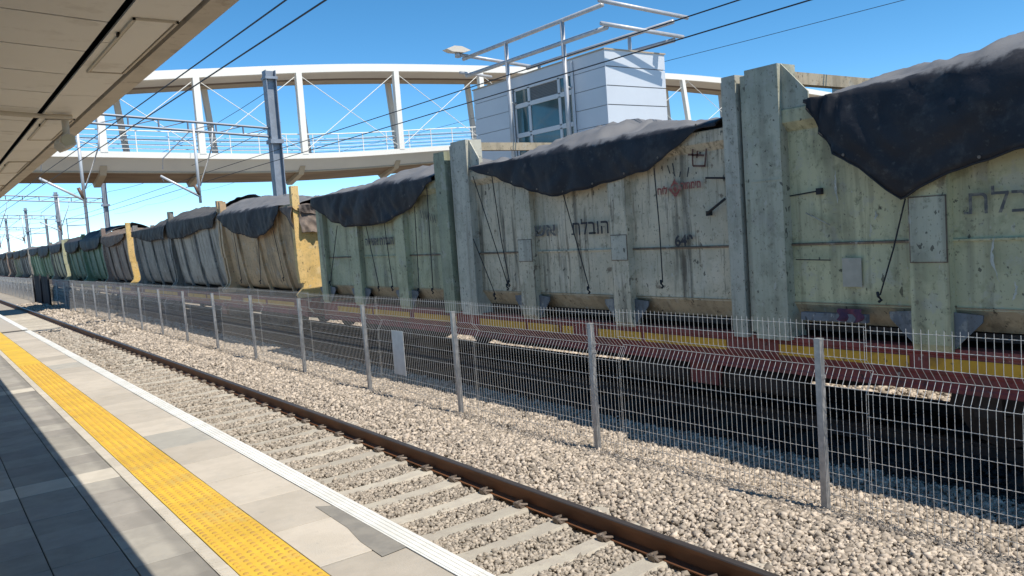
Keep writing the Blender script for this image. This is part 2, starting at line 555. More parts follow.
def clip_mesh(side):
    """sprung steel clip gripping the rail foot; side=-1 is the platform side of the rail"""
    b = MB()
    s = side
    b.box(min(s * .078, s * .125), max(s * .078, s * .125), -.055, .055, -.178, -.140)
    b.box(min(s * .125, s * .150), max(s * .125, s * .150), -.035, .035, -.172, -.120)
    pts = []
    for k in range(13):
        a = k / 12
        pts.append((s * (.055 + .075 * abs(math.sin(a * math.pi * 1.5))), -.06 + .12 * a, -.140 + .018 * math.sin(a * math.pi)))
    b.tube(pts, .014, 6)
    b.tube([(s * .12, -.055, -.16), (s * .135, -.03, -.13), (s * .14, .03, -.13), (s * .12, .055, -.16)], .014, 6)
    return b.mesh('rail_clip', m_clip)


SLM = sleeper_mesh()
SLD = SLM.copy()
SLD.materials[0] = M('shade_dark_sleeper', (.05, .045, .04), (.03, .028, .026), 7, .9)  # sleeper colour lowered to the shade beneath the wagons
CLI, CLO = clip_mesh(-1), clip_mesh(1)


def track(xc, label, ns, nclip, SLM, rm):
    t_ = thing('railway_track', label, 'railway track', (xc, 0, -.4))
    rail_mesh(xc - .75, -8, 260).build('rail', rm, t_)
    rail_mesh(xc + .75, -8, 260).build('rail', rm, t_)
    for k in ns:
        y = YS0 + SP * k
        s_ = inst('sleeper', SLM, (xc, y, 0), t_)
        s_['_o'] = (xc, y, 0)
        if k < nclip:
            inst('rail_clip', CLI, (xc + .75, y, 0), s_)
            inst('rail_clip', CLO, (xc + .75, y, 0), s_)
    return t_


track(3.85, 'empty railway track with rusty rail and concrete sleepers beside the platform', range(2, 90), 50, SLM, [m_rail, m_railtop])
track(9.40, 'railway track under the freight wagons beyond the fence', range(2, 60), 0, SLD, [m_under, m_wheel])  # rails and sleepers coloured near black for the wagon shade

# ------------------------------------------------------------------ platform
PZ = .9
b = MB()
b.prism([(-12, -.74), (2.0, -.74), (2.0, .72), (2.045, .74), (2.045, PZ - .03), (-12, PZ - .03)], -10, 110)
plat = structure(b.build('platform', [m_platside]))
plat['_o'] = (0, 0, 0)
b = MB()
b.add([(-12, -10, PZ - .009), (2.04, -10, PZ - .009), (2.04, 110, PZ - .009), (-12, 110, PZ - .009)], [(0, 1, 2, 3)])
b.build('grout_bed', m_grout, plat)
PY = .335
Y0P, Y1P = 2.95, 23.05


def slabmesh(name, wx, wy, mat, c=.0015):
    b = MB()
    b.bbox(0, wx, 0, wy, -.022, 0, c)
    return b.mesh(name, mat)


m_paverd = M('dark_grey_paver', (.325, .30, .265), (.28, .26, .23), 6, .85, bump=.002, bscale=110, rnd=.12, patches=[((.18, .175, .16), 10, .60, .74, .5)])
pv = slabmesh('paver', .343, PY - .005, m_paver)


def darkened(m, name):  # darker band along the outer edge of the narrow pavers
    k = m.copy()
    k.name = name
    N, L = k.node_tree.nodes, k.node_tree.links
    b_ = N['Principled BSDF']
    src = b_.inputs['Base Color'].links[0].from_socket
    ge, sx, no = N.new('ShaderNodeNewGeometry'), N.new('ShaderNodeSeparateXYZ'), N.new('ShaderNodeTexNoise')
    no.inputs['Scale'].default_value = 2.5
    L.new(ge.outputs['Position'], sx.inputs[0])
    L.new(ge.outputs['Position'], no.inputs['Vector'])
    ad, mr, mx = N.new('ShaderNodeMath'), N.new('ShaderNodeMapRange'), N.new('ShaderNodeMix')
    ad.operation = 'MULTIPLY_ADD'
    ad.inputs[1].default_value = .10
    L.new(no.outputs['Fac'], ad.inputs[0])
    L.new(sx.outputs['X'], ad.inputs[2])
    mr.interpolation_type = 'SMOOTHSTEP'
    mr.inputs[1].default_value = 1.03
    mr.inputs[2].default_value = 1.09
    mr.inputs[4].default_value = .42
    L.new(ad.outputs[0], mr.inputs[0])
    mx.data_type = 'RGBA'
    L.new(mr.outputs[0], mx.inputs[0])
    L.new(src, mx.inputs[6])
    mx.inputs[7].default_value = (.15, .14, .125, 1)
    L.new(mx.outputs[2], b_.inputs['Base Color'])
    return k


pvn = slabmesh('paver', .303, PY - .005, darkened(m_paver, 'dark_edged_paver'))
pp = slabmesh('pale_paver', .343, PY - .005, m_palepaver)
pd = slabmesh('paver', .343, PY - .005, m_paverd)
pdn = slabmesh('paver', .303, PY - .005, darkened(m_paverd, 'dark_edged_dark_paver'))
ppn = slabmesh('pale_paver', .303, PY - .005, m_palepaver)
ny = int((Y1P - Y0P) / PY)
for i in range(ny):
    y = Y0P + i * PY
    pale = abs(y + PY / 2 - 6.80) < PY / 2 or abs(y + PY / 2 - 12.14) < PY / 2 or abs(y + PY / 2 - 17.5) < PY / 2
    for x, n_ in ((.776, 1), (.426, 0), (.076, 0), (-.274, 0), (-.624, 0)):
        if x < .0 and y > 8 or x < .4 and y > 13 or x < .7 and y > 18:
            continue
        dz = random.uniform(-.0015, .0015)
        if pale:
            inst('pale_paver', ppn if n_ else pp, (x, y, PZ + dz), plat)
        else:
            dk_ = (i % 2) ^ (random.random() < .15)
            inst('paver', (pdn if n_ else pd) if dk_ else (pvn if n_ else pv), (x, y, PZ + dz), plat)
# pale ribbed border pieces
b = MB()
b.bbox(0, .072, 0, PY - .004, -.022, 0, .001)
for k in range(6):
    b.box(.006, .066, .02 + k * .052, .02 + k * .052 + .034, -.003, .0022)
bm_ = b.mesh('border_piece', m_palepaver)
for i in range(ny):
    inst('border_piece', bm_, (1.084, Y0P + i * PY, PZ + random.uniform(-.001, .001)), plat)


m_dome = M('worn_tactile_dome', (.58, .335, .05), (.44, .26, .06), 9, .75, rnd=.06)


def tactile(domes):
    b = MB()
    b.bbox(0, .334, 0, PY - .003, -.022, 0, .001)
    if domes:
        for i in range(6):
            for j in range(6):
                cx, cy = .028 + i * .0555, .028 + j * .0555
                vs = []
                for r, z in ((.0165, 0), (.0105, .0052)):
                    vs += [(cx + r * math.cos(k * math.pi / 4), cy + r * math.sin(k * math.pi / 4), z) for k in range(8)]
                b.add(vs, [(k, (k + 1) % 8, 8 + (k + 1) % 8, 8 + k) for k in range(8)] + [tuple(range(8, 16))], 1)
    return b.mesh('tactile_tile', [m_yellow, m_dome])


td, tp = tactile(True), tactile(False)
for i in range(ny):
    y = Y0P + i * PY
    inst('tactile_tile', td if y < 15 else tp, (1.160, y, PZ + .001 + random.uniform(-.001, .001)), plat)
SY = .668
m_slabg = M('grey_concrete_slab', (.43, .405, .35), (.38, .36, .315), 5, .85, bump=.002, bscale=90, rnd=.10, patches=[((.27, .265, .245), 7, .56, .70, .6)])
sm = slabmesh('edge_slab', .442, SY - .009, m_slab, .002)
sg = slabmesh('edge_slab', .442, SY - .009, m_slabg, .002)
b = MB()
prof = [(0, -.022), (0, 0)]
for k in range(4):
    x = .010 + k * .029
    prof += [(x, 0), (x + .003, .004), (x + .020, .004), (x + .023, 0)]
prof += [(.128, 0), (.128, -.16), (.10, -.16), (.10, -.022)]
b.prism(prof, 0, SY - .004)
wm = b.mesh('white_edge_strip', m_white)
for i in range(int((Y1P - 2.60) / SY)):
    y = 2.56 + i * SY
    inst('edge_slab', sg if i in (7, 17) else sm, (1.500, y, PZ + random.uniform(-.002, .001)), plat)
    inst('white_edge_strip', wm, (1.948, y, PZ + random.uniform(-.001, .001)), plat)
# beyond about 20 m the pieces merge: continuous bands of the same paving
yb = Y1P
for x0, x1, m_ in ((-4, 1.08, m_farpave), (1.084, 1.156, m_palepaver), (1.160, 1.494, m_yellow), (1.500, 1.942, m_slab), (1.948, 2.076, m_white)):
    b = MB()
    b.box(x0, x1, yb, 110, PZ - .022, PZ)
    b.build('far_paving_band', m_, plat)
b = MB()
b.box(-4, -.63, 2, yb, PZ - .01, PZ)
b.build('far_paving_band', m_farpave, plat)
# a darker repaired patch beside the white edge
b = MB()
b.add([(1.855, 4.80, PZ + .003), (1.942, 4.73, PZ + .003), (1.942, 3.79, PZ + .003), (1.79, 3.77, PZ + .003), (1.80, 4.05, PZ + .003), (1.84, 4.3, PZ + .003)], [tuple(range(6))])
b.build('damp_stain', M('damp_concrete', (.27, .25, .215), (.22, .205, .18), 9, .8), plat)

b = MB()
b.prism([(11.85, -.74), (31, -.74), (31, .9), (11.75, .9), (11.75, .78), (11.85, .76)], -10, 110)
structure(b.build('added_far_platform', m_platside))  # added platform; its wall narrows the sunlit strip beyond the wagons

# ------------------------------------------------------------------ canopy
CZ = .9 + 2.77
can = thing('platform_canopy', 'beige panelled platform canopy overhead at upper left', 'canopy', (-3, 0, PZ))
cy0, cy1 = -14.0, 23.4


def cz(x):
    return CZ + .06 * (.9 - x)


b = MB()
b.prism([(1.20, CZ - .004), (1.31, CZ - .008), (1.33, CZ + .02), (1.33, CZ + .26), (1.18, CZ + .30), (1.18, CZ + .05)], cy0, cy1)
b.build('fascia_beam', m_fascia, can)
b = MB()
b.prism([(-5.0, cz(-5.0) + .05), (1.2, CZ + .05), (1.25, CZ + .30), (-5.0, cz(-5.0) + .34)], cy0, cy1)
b.build('roof_slab', m_gap, can)
jy = [4.36 + .655 * k for k in range(-27, 30)]
for y in jy:
    b = MB()
    a, c = y + .010, y + .655 - .010
    b.add([(-1.9, a, cz(-1.9)), (.872, a, cz(.872)), (.872, c, cz(.872)), (-1.9, c, cz(-1.9)), (-1.9, a, cz(-1.9) + .012), (.872, a, cz(.872) + .012), (.872, c, cz(.872) + .012), (-1.9, c, cz(-1.9) + .012)],
          [(3, 2, 1, 0), (4, 5, 6, 7), (0, 1, 5, 4), (1, 2, 6, 5), (2, 3, 7, 6), (3, 0, 4, 7)])
    b.build('soffit_panel', m_soffit, can)
    b = MB()
    b.add([(-4.7, a, cz(-4.7)), (-1.92, a, cz(-1.92)), (-1.92, c, cz(-1.92)), (-4.7, c, cz(-4.7)), (-4.7, a, cz(-4.7) + .012), (-1.92, a, cz(-1.92) + .012), (-1.92, c, cz(-1.92) + .012), (-4.7, c, cz(-4.7) + .012)],
          [(3, 2, 1, 0), (4, 5, 6, 7), (0, 1, 5, 4), (1, 2, 6, 5), (2, 3, 7, 6), (3, 0, 4, 7)])
    b.build('soffit_panel', m_soffit, can)
PITCH = 3.22
for k in range(-2, 7):
    y0 = 4.24 + PITCH * k - 1.15
    for ya, yb_ in ((y0, y0 + 1.0), (y0 + 1.012, y0 + PITCH - .012)):
        pass
for k in range(-10, 13):
    ya = 3.16 + 1.61 * k
    b = MB()
    b.box(.912, 1.172, ya + .006, ya + 1.61 - .006, CZ, CZ + .012)
    b.build('edge_soffit_panel', m_soffit, can)
for k in range(-2, 6):
    ya = 4.22 + PITCH * k
    fr = MB()
    x0, x1, y0, y1 = .955, 1.165, ya, ya + 1.30
    for (a, c, d, e) in ((x0, x0 + .012, y0, y1), (x1 - .012, x1, y0, y1), (x0, x1, y0, y0 + .012), (x0, x1, y1 - .012, y1)):
        fr.box(a, c, d, e, CZ - .012, CZ - .001)
    hatch = fr.build('access_hatch', m_frame, can)
    fr = MB()
    fr.box(x0 + .020, x1 - .020, y0 + .02, y1 - .02, CZ - .007, CZ - .002)
    fr.build('hatch_panel', m_soffit, hatch)
    fr = MB()
    fr.box(x0 - .012, x0 - .004, y0 + .3, y0 + .34, CZ - .02, CZ - .001)
    fr.build('latch', m_gap, hatch)
for y in (2.0, 11.0, 20.0):
    b = MB()
    b.tube([(-3.0, y, PZ - .02), (-3.0, y, cz(-3) + .03)], .14, 16)
    b.build('column', m_galv, can, True)

lamp = thing('floodlight', 'boxy beige floodlight hung under the canopy edge on a pipe bracket', 'light', (1.0, 7.3, CZ))
b = MB()
b.tube([(-1.8, 7.02, cz(-1.8) - .035), (.9, 7.14, CZ - .03), (1.10, 7.15, CZ - .03)], .018, 8)
b.build('conduit', m_frame, lamp, True)
b = MB()
b.tube([(1.07, 7.30, CZ), (1.07, 7.30, CZ - .15)], .026, 10)
b.build('stem', m_frame, lamp, True)
b = MB()
hx = [(-.06, -.03), (-.02, -.075), (.06, -.045), (.055, .02), (.0, .045), (-.05, .015)]
b.prism([(1.06 + p[0], CZ - .19 + p[1]) for p in hx], 7.20, 7.52)
b.build('housing', m_frame, lamp)
b = MB()
b.prism([(1.06 + p[0] * .8, CZ - .19 + p[1] * .8) for p in hx], 7.19, 7.198)
b.build('end_cap', M('floodlight_end_cap', (.50, .43, .28), None, 1, .6), lamp)

# ------------------------------------------------------------------ mesh fence
FX = 6.45
fence = thing('mesh_fence', 'galvanised steel mesh fence with bent wire panels along the ballast', 'fence', (FX, 4, -.25))
PITF = 3.075
b = MB()
b.prism([(-.03, -.03), (.03, -.03), (.03, .03), (-.03, .03)], -.45, 1.33, 'z')
b.prism([(-.033, -.033), (.033, -.033), (.033, .033), (-.033, .033)], 1.33, 1.345, 'z')
b.box(-.036, .036, -.036, -.0305, .98, 1.01)
b.box(.0305, .05, -.02, .02, 1.08, 1.12)
b.box(.0305, .05, -.02, .02, .30, .34)
postm = b.mesh('fence_post', m_galv)
BEND = [(1.492, 0), (1.455, 0), (1.32, 0), (1.17, 0), (1.06, .095), (.90, 0), (.70, 0), (.50, 0), (.30, 0), (.10, 0), (-.10, 0), (-.22, 0)]


def panel_mesh(n, rv, rh, sides):
    b = MB()
    W = PITF + .02
    for i in range(n + 1):
        y = i * W / n
        b.tube([(dx, y, z) for z, dx in (BEND[0], BEND[3], BEND[4], BEND[5], BEND[-1])], rv, sides, cap=False)
    for z, dx in BEND[1:]:
        b.tube([(dx - .004, 0, z), (dx - .004, W, z)], rh, sides, cap=False)
    return b.mesh('mesh_panel', m_wire)


pn, pf_ = panel_mesh(50, .0025, .003, 5), panel_mesh(50, .0025, .003, 3)
for k in range(-2, 40):
    y = 4.27 + PITF * k
    dz = random.uniform(-.015, .015) - max(0, y - 18) * .003
    o = inst('fence_post', postm, (FX, y, dz), fence)
    o.rotation_euler = (random.uniform(-.014, .014), random.uniform(-.018, .010), 0)
    inst('mesh_panel', pn if k < 6 else pf_, (FX + .055, y - .42, dz + random.uniform(-.01, .01)), fence)

b = MB()
b.bbox(FX - .052, FX - .046, 11.98, 12.38, .20, .95, .0015)
tag(b.build('sign_plate', m_sign), 'blank pale grey plate fixed to the mesh fence', 'sign')

gate = thing('screened_gate', 'black cloth screened gate standing in the far fence', 'gate', (6.3, 58, -.2))
b = MB()
b.grid(lambda u, v: (6.33 + .03 * math.sin(u * 40) * v, 55.5 + u * 7.5, -.2 + v * 1.75), 60, 4)
b.build('screen_cloth', m_screen, gate, True)
for y in (55.4, 59.2, 63.1):
    b = MB()
    b.tube([(6.30, y, -.3), (6.30, y, 1.68)], .05, 8)
    b.build('gate_post', m_screen, gate, True)

# ------------------------------------------------------------------ freight wagons


def wagon(y0, y1, label, segs, detail=True):
    wg = thing('flat_wagon', label, 'wagon', (9.4, (y0 + y1) / 2, 0), 'flat wagons of the freight train')
    for x0, x1 in ((8.05, 8.13), (10.67, 10.75)):
        b = MB()
        s = 1 if x0 < 9 else -1
        xo, xi = (x0, x1) if s > 0 else (x1, x0)
        b.prism([(xo, .98), (xo, .80), (xo + s * .01, .78), (xo + s * .01, .68), (xo, .66), (xo, .62), (xi + s * .08, .62), (xi + s * .08, 1.06), (xo - s * .02, 1.06), (xo - s * .02, 1.0)], y0 + .15, y1 - .15)
        b.build('side_sill', m_maroon, wg)
    for a, c in segs:
        b = MB()
        b.box(8.040, 8.0485, a, c, .835, .958)
        b.build('reflective_stripe', m_stripe, wg)
    b = MB()
    b.box(9.15, 9.65, y0 + .1, y1 - .1, .45, 1.0)
    b.prism([(y0 + 4, .5), (y1 - 4, .5), (y1 - 6, .28), (y0 + 6, .28)], 9.2, 9.6, 'x')
    b.build('centre_sill', m_under, wg)
    b = MB()
    b.box(8.2, 10.6, y0 + .2, y1 - .2, .99, 1.04)
    b.build('deck', m_under, wg)
    for ye in (y0, y1 - .18):
        b = MB()
        b.box(8.05, 10.75, ye, ye + .18, .6, 1.05)
        b.build('end_beam', m_maroon, wg)
    if detail:
        n = int((y1 - y0) / 1.55)
        for i in range(1, n):
            y = y0 + (y1 - y0) * i / n
            b = MB()
            b.prism([(8.14, .98), (9.15, .98), (9.15, .42), (8.9, .42)], y - .03, y + .03)
            b.build('cross_bearer', m_maroon, wg)
        for i, y in enumerate((y0 + 6.6, y0 + 8.2)):
            b = MB()
            b.tube([(8.35, y - .6, .42), (8.35, y + .6, .42)], .16, 12)
            b.build('air_tank', m_under, wg, True)
        b = MB()
        b.box(8.12, 8.22, y0 + 7.1, y0 + 7.55, .34, .66)
        b.build('brake_box', m_maroon, wg)
    for yc in (y0 + 3.0, y1 - 3.0):
        for s in (-1, 1):
            b = MB()
            x = 9.4 + s * 1.02
            b.prism([(yc - 1.25, .62), (yc - 1.3, .42), (yc - .62, .40), (yc - .45, .26), (yc + .45, .26), (yc + .62, .40), (yc + 1.3, .42), (yc + 1.25, .62), (yc + .4, .74), (yc - .4, .74)], x - .07, x + .07, 'x')
            for q in (-.9, .9):
                b.box(x - .12, x + .12, yc + q - .13, yc + q + .13, .36, .60)
            b.build('bogie_frame', m_under, wg)
            if detail:
                for q in (-.32, 0, .32):
                    b = MB()
                    b.tube([(x - .02, yc + q, .28 + k * .022) for k in range(12)], [.07 if k % 2 else .055 for k in range(12)], 10)
                    b.build('spring', m_wheel, wg)
        for q in (-.9, .9):
            ax = MB()
            ax.tube([(8.35, yc + q, .46), (10.45, yc + q, .46)], .07, 10)
            axle = ax.build('axle', m_wheel, wg, True)
            for s in (-1, 1):
                b = MB()
                x = 9.4 + s * .75
                b.tube([(x - s * .075, yc + q, .46), (x - s * .045, yc + q, .46), (x - s * .044, yc + q, .46), (x + s * .065, yc + q, .46), (x + s * .066, yc + q, .46), (x + s * .035, yc + q, .46)],
                       [.488, .488, .46, .458, .40, .12], 28)
                b.build('wheel', m_wheel, axle)
    for ye, s in ((y0, -1), (y1, 1)):
        for x in (8.53, 10.27):
            b = MB()
            b.tube([(x, ye, .98), (x, ye + s * .38, .98), (x, ye + s * .381, .98), (x, ye + s * .42, .98)], [.09, .08, .22, .22], 14)
            b.build('buffer', m_under, wg)
        b = MB()
        b.box(9.33, 9.47, min(ye, ye + s * .55), max(ye, ye + s * .55), .82, .98)
        b.build('coupler', m_under, wg)
    return wg


wagon(-.25, 19.05, 'maroon flat wagon with yellow stripe nearest the camera', [
    (.6, 1.6), (1.7, 3.05), (3.15, 4.1), (4.3, 5.85), (6.62, 8.03), (8.1, 8.98), (9.55, 9.82), (9.9, 10.7), (10.76, 12.12), (12.9, 14.5), (14.7, 16.3), (16.4, 18.2)])
wagon(20.15, 39.45, 'maroon flat wagon carrying the ochre ended beige tub', [(21, 23.0), (23.2, 25.2), (26.4, 29), (29.2, 31.5), (33, 36), (36.2, 38.5)])
wagon(40.55, 59.85, 'flat wagon under the brown tub and two green tubs', [(41.5, 45), (46, 50), (52, 58)], False)
wagon(60.95, 80.25, 'fourth flat wagon from the camera, under light green tub', [], False)
wagon(81.35, 100.65, 'fifth flat wagon from the camera, far down the train', [], False)
wagon(101.75, 121.05, 'farthest flat wagon at the vanishing end of train', [], False)


# ------------------------------------------------------------------ box containers
def dent_panel(b, y0, y1, z0, z1, x, amp, seed):
    nu, nv = max(2, int((y1 - y0) / .12)), max(2, int((z1 - z0) / .12))

    def f(u, v):
        e = min(1, 6 * min(u, 1 - u)) * min(1, 6 * min(v, 1 - v))
        y, z = y0 + (y1 - y0) * u, z0 + (z1 - z0) * v
        return (x + amp * e * (noise.noise((y * .9, z * 1.1, seed)) + .5 * noise.noise((y * 2.3, z * 2.1, seed + 5))), y, z)
    b.grid(f, nu, nv)


def box_container(label, y0, y1, nposts, ribs, mats, wall_top=3.62, gusset=None, plates=()):
    mw, mp, mt = mats
    c = thing('open_top_container', label, 'container', (9.28, (y0 + y1) / 2, 1.06), 'box sided containers on the nearest wagon')
    XW = 8.08
    ds = sorted([(a, d) for a, d, _ in nposts] + list(ribs))
    spans = []
    last = y0
    for a, d in ds:
        if a - last > .05:
            spans.append((last, a))
        last = d
    if y1 - last > .05:
        spans.append((last, y1))
    for i, (a, d) in enumerate(spans):
        b = MB()
        dent_panel(b, a, d, 2.128, wall_top - .2, XW, .022, i * 3.7 + y0)
        b.build('upper_side_panel', mw, c, True)
        b = MB()
        dent_panel(b, a, d, 1.44, 2.108, XW, .020, i * 2.9 + y0 + 40)
        b.build('lower_side_panel', mw, c, True)
        b = MB()
        b.prism([(XW - .022, 2.106), (XW - .026, 2.125), (XW - .012, 2.134), (XW + .03, 2.134), (XW + .03, 2.10)], a, d)
        b.build('seam_strip', m_seam if i % 2 == 0 else mw, c)
        b = MB()
        b.prism([(8.15, wall_top), (8.15, wall_top - .25), (XW, wall_top - .25), (7.985, wall_top - .15), (7.985, wall_top - .01), (8.0, wall_top)], a, d)
        b.build('top_rail', mw, c)
        b = MB()
        b.prism([(XW - .012, 1.465), (XW + .16, 1.215), (XW + .3, 1.215), (XW + .3, 1.465)], a, d)
        b.build('bottom_rail', m_tan, c)
    for a, d, zt in nposts:
        b = MB()
        t1 = a + (d - a) * .82
        b.box(7.935, 8.27, a, t1, 1.03, zt)
        b.box(7.975, 8.27, t1 + .004, d, 1.10, zt - .05)
        b.box(7.928, 7.9345, a + .02, t1 - .02, 2.86, 2.872)
        b.build('corner_post', mp, c)
        b = MB()
        b.box(10.30, 10.62, a, d, 1.03, zt)
        b.build('far_corner_post', mp, c)
    for a, d in ribs:
        b = MB()
        b.prism([(7.965, 3.47), (7.965, 1.10), (8.0, 1.03), (8.14, 1.03), (8.14, 3.47)], a, d)
        r_ = b.build('rib', mw, c)
        for z0, z1 in plates:
            b = MB()
            b.box(7.953, 7.9645, a + .015, d - .02, z0, z1)
            b.build('rib_plate', mp, r_)
            b = MB()
            b.box(7.958, 7.9648, a + .004, d - .006, z0 - .012, z1 + .012)
            b.build('plate_gap', m_seam, r_)
        for s, e in ((-1, a), (1, d)):
            b = MB()
            b.prism([(e, 1.42), (e + s * .27, 1.40), (e + s * .26, 1.33), (e, 1.06)], 8.035, 8.052, 'x')
            b.build('gusset_plate', m_blue, c)
    if len(nposts) > 1:
        a, d, zt = max(nposts)
        yc = (a + d) / 2
        b = MB()
        b.box(8.28, 10.29, yc - .06, yc + .06, zt - .16, zt - .02)
        b.build('end_crossbeam', m_tan, c)
        b = MB()
        b.box(8.28, 10.29, yc - .05, yc + .05, wall_top - .1, wall_top + .02)
        b.build('end_crossbeam', m_tan, c)
    for (ya, yb2, ztop) in (gusset or []):
        b = MB()
        b.prism([(ya, ztop), (yb2, ztop - .36), (yb2, wall_top + .002), (ya, wall_top + .002)], 8.00, 8.02, 'x')
        b.build('post_gusset', mp, c)
        b = MB()
        b.prism([(ya, ztop), (yb2, ztop - .36), (yb2, wall_top - .1), (ya, wall_top - .1)], 10.40, 10.42, 'x')
        b.build('post_gusset', mp, c)
    b = MB()
    b.box(10.44, 10.48, y0, y1, 1.2, wall_top - .02)
    b.build('far_side_wall', mw, c)
    b = MB()
    b.box(10.36, 10.52, y0 + .2, y1 - .2, wall_top - .02 + .003, wall_top + .14)
    b.build('far_top_rail', m_beige, c)
    for y in (y0 + .06, y1 - .10):
        b = MB()
        b.box(8.16, 10.43, y, y + .04, 1.2, wall_top - .08)
        b.build('end_wall', mw, c)
    b = MB()
    b.box(8.24, 10.43, y0 + .11, y1 - .11, 1.12, 1.2)
    b.build('floor', m_under, c)
    return c


def bar(c, name, pts, r, m, n=6):
    b = MB()
    b.tube(pts, r, n)
    return b.build(name, m, c, True)


A = box_container('green steel open top container nearest the camera, with pale repair patch', -.10, 6.17, [(5.63, 6.17, 4.15), (-.10, .14, 4.12)], [(3.84, 4.22), (1.8, 2.18)],
                  (m_gA, m_gApost, m_gA), 3.64, [(5.63, 5.30, 4.15)], ((1.92, 2.55),))
b = MB()
b.box(8.040, 8.047, 4.78, 5.0, 1.65, 1.96)
b.build('repair_patch', m_patch, A)
bar(A, 'latch_rod', [(8.03, 5.6, 2.67), (8.02, 5.23, 2.70)], .009, m_rope)
bar(A, 'latch_rod', [(8.03, 5.56, 1.95), (8.03, 5.13, 1.94)], .006, m_rope)
bar(A, 'latch_rod', [(8.03, 5.41, 2.47), (8.02, 5.11, 2.32)], .007, m_gBpost)
b = MB()
b.box(8.01, 8.06, 5.20, 5.26, 2.66, 2.73)
b.build('hook', m_rope, A)
b = MB()
b.box(7.99, 8.06, 4.72, 5.5, 1.27, 1.36)
b.build('hinge_bar', m_blue, A)
text_mesh('\u05d7\u05dc\u05d1\u05d5\u05d4', .33, (3.70, 2.36), m_inkfaint, 'stencil_lettering', A, x=8.035, bold=0, foot=True)
for k, (y, z, h, q) in enumerate([(5.02, 2.55, .36, .02), (4.62, 2.35, .10, -.03), (3.42, 1.72, .44, .06), (3.32, 1.55, .18, -.04)]):
    b = MB()
    lf, rt = [], []
    for i in range(12):
        t_ = i / 11
        wd = .014 * math.sin(math.pi * min(.97, t_ * .9 + .06)) * random.uniform(.3, 1.2)
        yc = y + q * math.sin(t_ * 2.6) + random.uniform(-.006, .006)
        lf.append((8.036, yc + wd, z + h * t_))
        rt.append((8.036, yc - wd, z + h * t_))
    b.add(lf + rt, [(i, i + 1, 12 + i + 1, 12 + i) for i in range(11)])
    b.build('paint_scuff', m_chalk, A)

B = box_container('pale streaked grey green container with black Hebrew stencil and red emblem', 6.21, 12.60, [(6.21, 6.45, 4.13), (12.0, 12.60, 4.12)], [(8.18, 8.52), (10.34, 10.72)],
                  (m_gB, m_gBpost, m_gB), 3.56, [(12.0, 11.72, 4.12)], ((1.98, 2.32),))
bar(B, 'latch_rod', [(8.0, 6.77, 2.98), (8.0, 6.46, 2.95)], .014, m_rope)
bar(B, 'latch_rod', [(7.96, 6.46, 2.70), (8.0, 6.78, 2.54)], .016, m_rope)
b = MB()
b.box(8.0, 8.05, 6.74, 6.80, 2.51, 2.57)
b.build('hook', m_rope, B)
text_mesh('\u05d7\u05dc\u05d1\u05d5\u05d4', .30, (9.42, 2.36), m_ink, 'stencil_lettering', B, x=8.030, bold=.003, sx=1.05, foot=True)
text_mesh('\u05e9\u05d0', .27, (10.34, 2.37), m_inkfaint, 'stencil_lettering', B, x=8.030, bold=.006, sx=1.55)
text_mesh('649', .20, (7.37, 2.145), m_ink, 'stencil_number', B, x=8.030, bold=.006, sx=1.05)
# red emblem: a diamond in a ring between two words
lg = text_mesh('\u05d7\u05d5\u05dc', .13, (7.63, 2.835), m_red, 'red_emblem', B, x=8.029, bold=.005)
text_mesh('\u05e8\u05d5\u05d7\u05de\u05d9\u05dd', .13, (7.21, 2.875), m_red, 'emblem_word', lg, x=8.029, bold=.005, sx=.85)
b = MB()
cy_, cz_ = 7.31, 2.89
n = 16
ri = [(8.0285, cy_ + .085 * math.cos(k * math.pi / 8), cz_ + .085 * math.sin(k * math.pi / 8)) for k in range(n)]
rj = [(8.0285, cy_ + .055 * math.cos(k * math.pi / 8), cz_ + .055 * math.sin(k * math.pi / 8)) for k in range(n)]
b.add(ri + rj, [(k, (k + 1) % n, n + (k + 1) % n, n + k) for k in range(n)])
for s in ((0, .13), (0, -.12), (.12, 0), (-.12, 0)):
    d = Vector((s[0], s[1])).normalized()
    p = Vector((-d.y, d.x)) * .04
    b.add([(8.0280, cy_ + d.x * .08 + p.x, cz_ + d.y * .08 + p.y), (8.0280, cy_ + d.x * .08 - p.x, cz_ + d.y * .08 - p.y), (8.0280, cy_ + s[0], cz_ + s[1])], [(0, 1, 2)])
b.add([(8.0282, cy_ + .04, cz_), (8.0282, cy_, cz_ + .045), (8.0282, cy_ - .04, cz_), (8.0282, cy_, cz_ - .045)], [(0, 1, 2, 3)])
b.build('emblem_ring', m_red, lg)
# sprayed mark beside the post and small strokes
b = MB()
for p0, p1 in (((6.98, 3.36), (6.99, 3.23)), ((7.06, 3.30), (6.80, 3.26)), ((6.76, 3.34), (6.80, 3.12)), ((6.80, 3.13), (6.99, 3.15)), ((6.99, 3.23), (6.99, 3.15)), ((6.90, 3.33), (6.92, 3.24))):
    d = Vector((p1[0] - p0[0], p1[1] - p0[1])).normalized()
    q = Vector((-d.y, d.x)) * .013
    b.add([(8.027, p0[0] + q.x, p0[1] + q.y), (8.027, p0[0] - q.x, p0[1] - q.y), (8.027, p1[0] - q.x, p1[1] - q.y), (8.027, p1[0] + q.x, p1[1] + q.y)], [(0, 1, 2, 3)])
b.build('sprayed_mark', M('brown_spray', (.10, .04, .03), (.16, .10, .08), 10, .8), B)
b = MB()
for p0, p1 in (((7.42, 3.20), (7.38, 3.09)), ((7.33, 3.22), (7.30, 3.05)), ((7.06, 3.14), (7.09, 3.02)), ((7.20, 3.10), (7.22, 3.03))):
    b = MB()
    b.add([(8.027, p0[0] + .01, p0[1]), (8.027, p0[0] - .012, p0[1]), (8.027, p1[0] - .008, p1[1]), (8.027, p1[0] + .012, p1[1])], [(0, 1, 2, 3)])
    b.build('pen_stroke', m_ink, B)

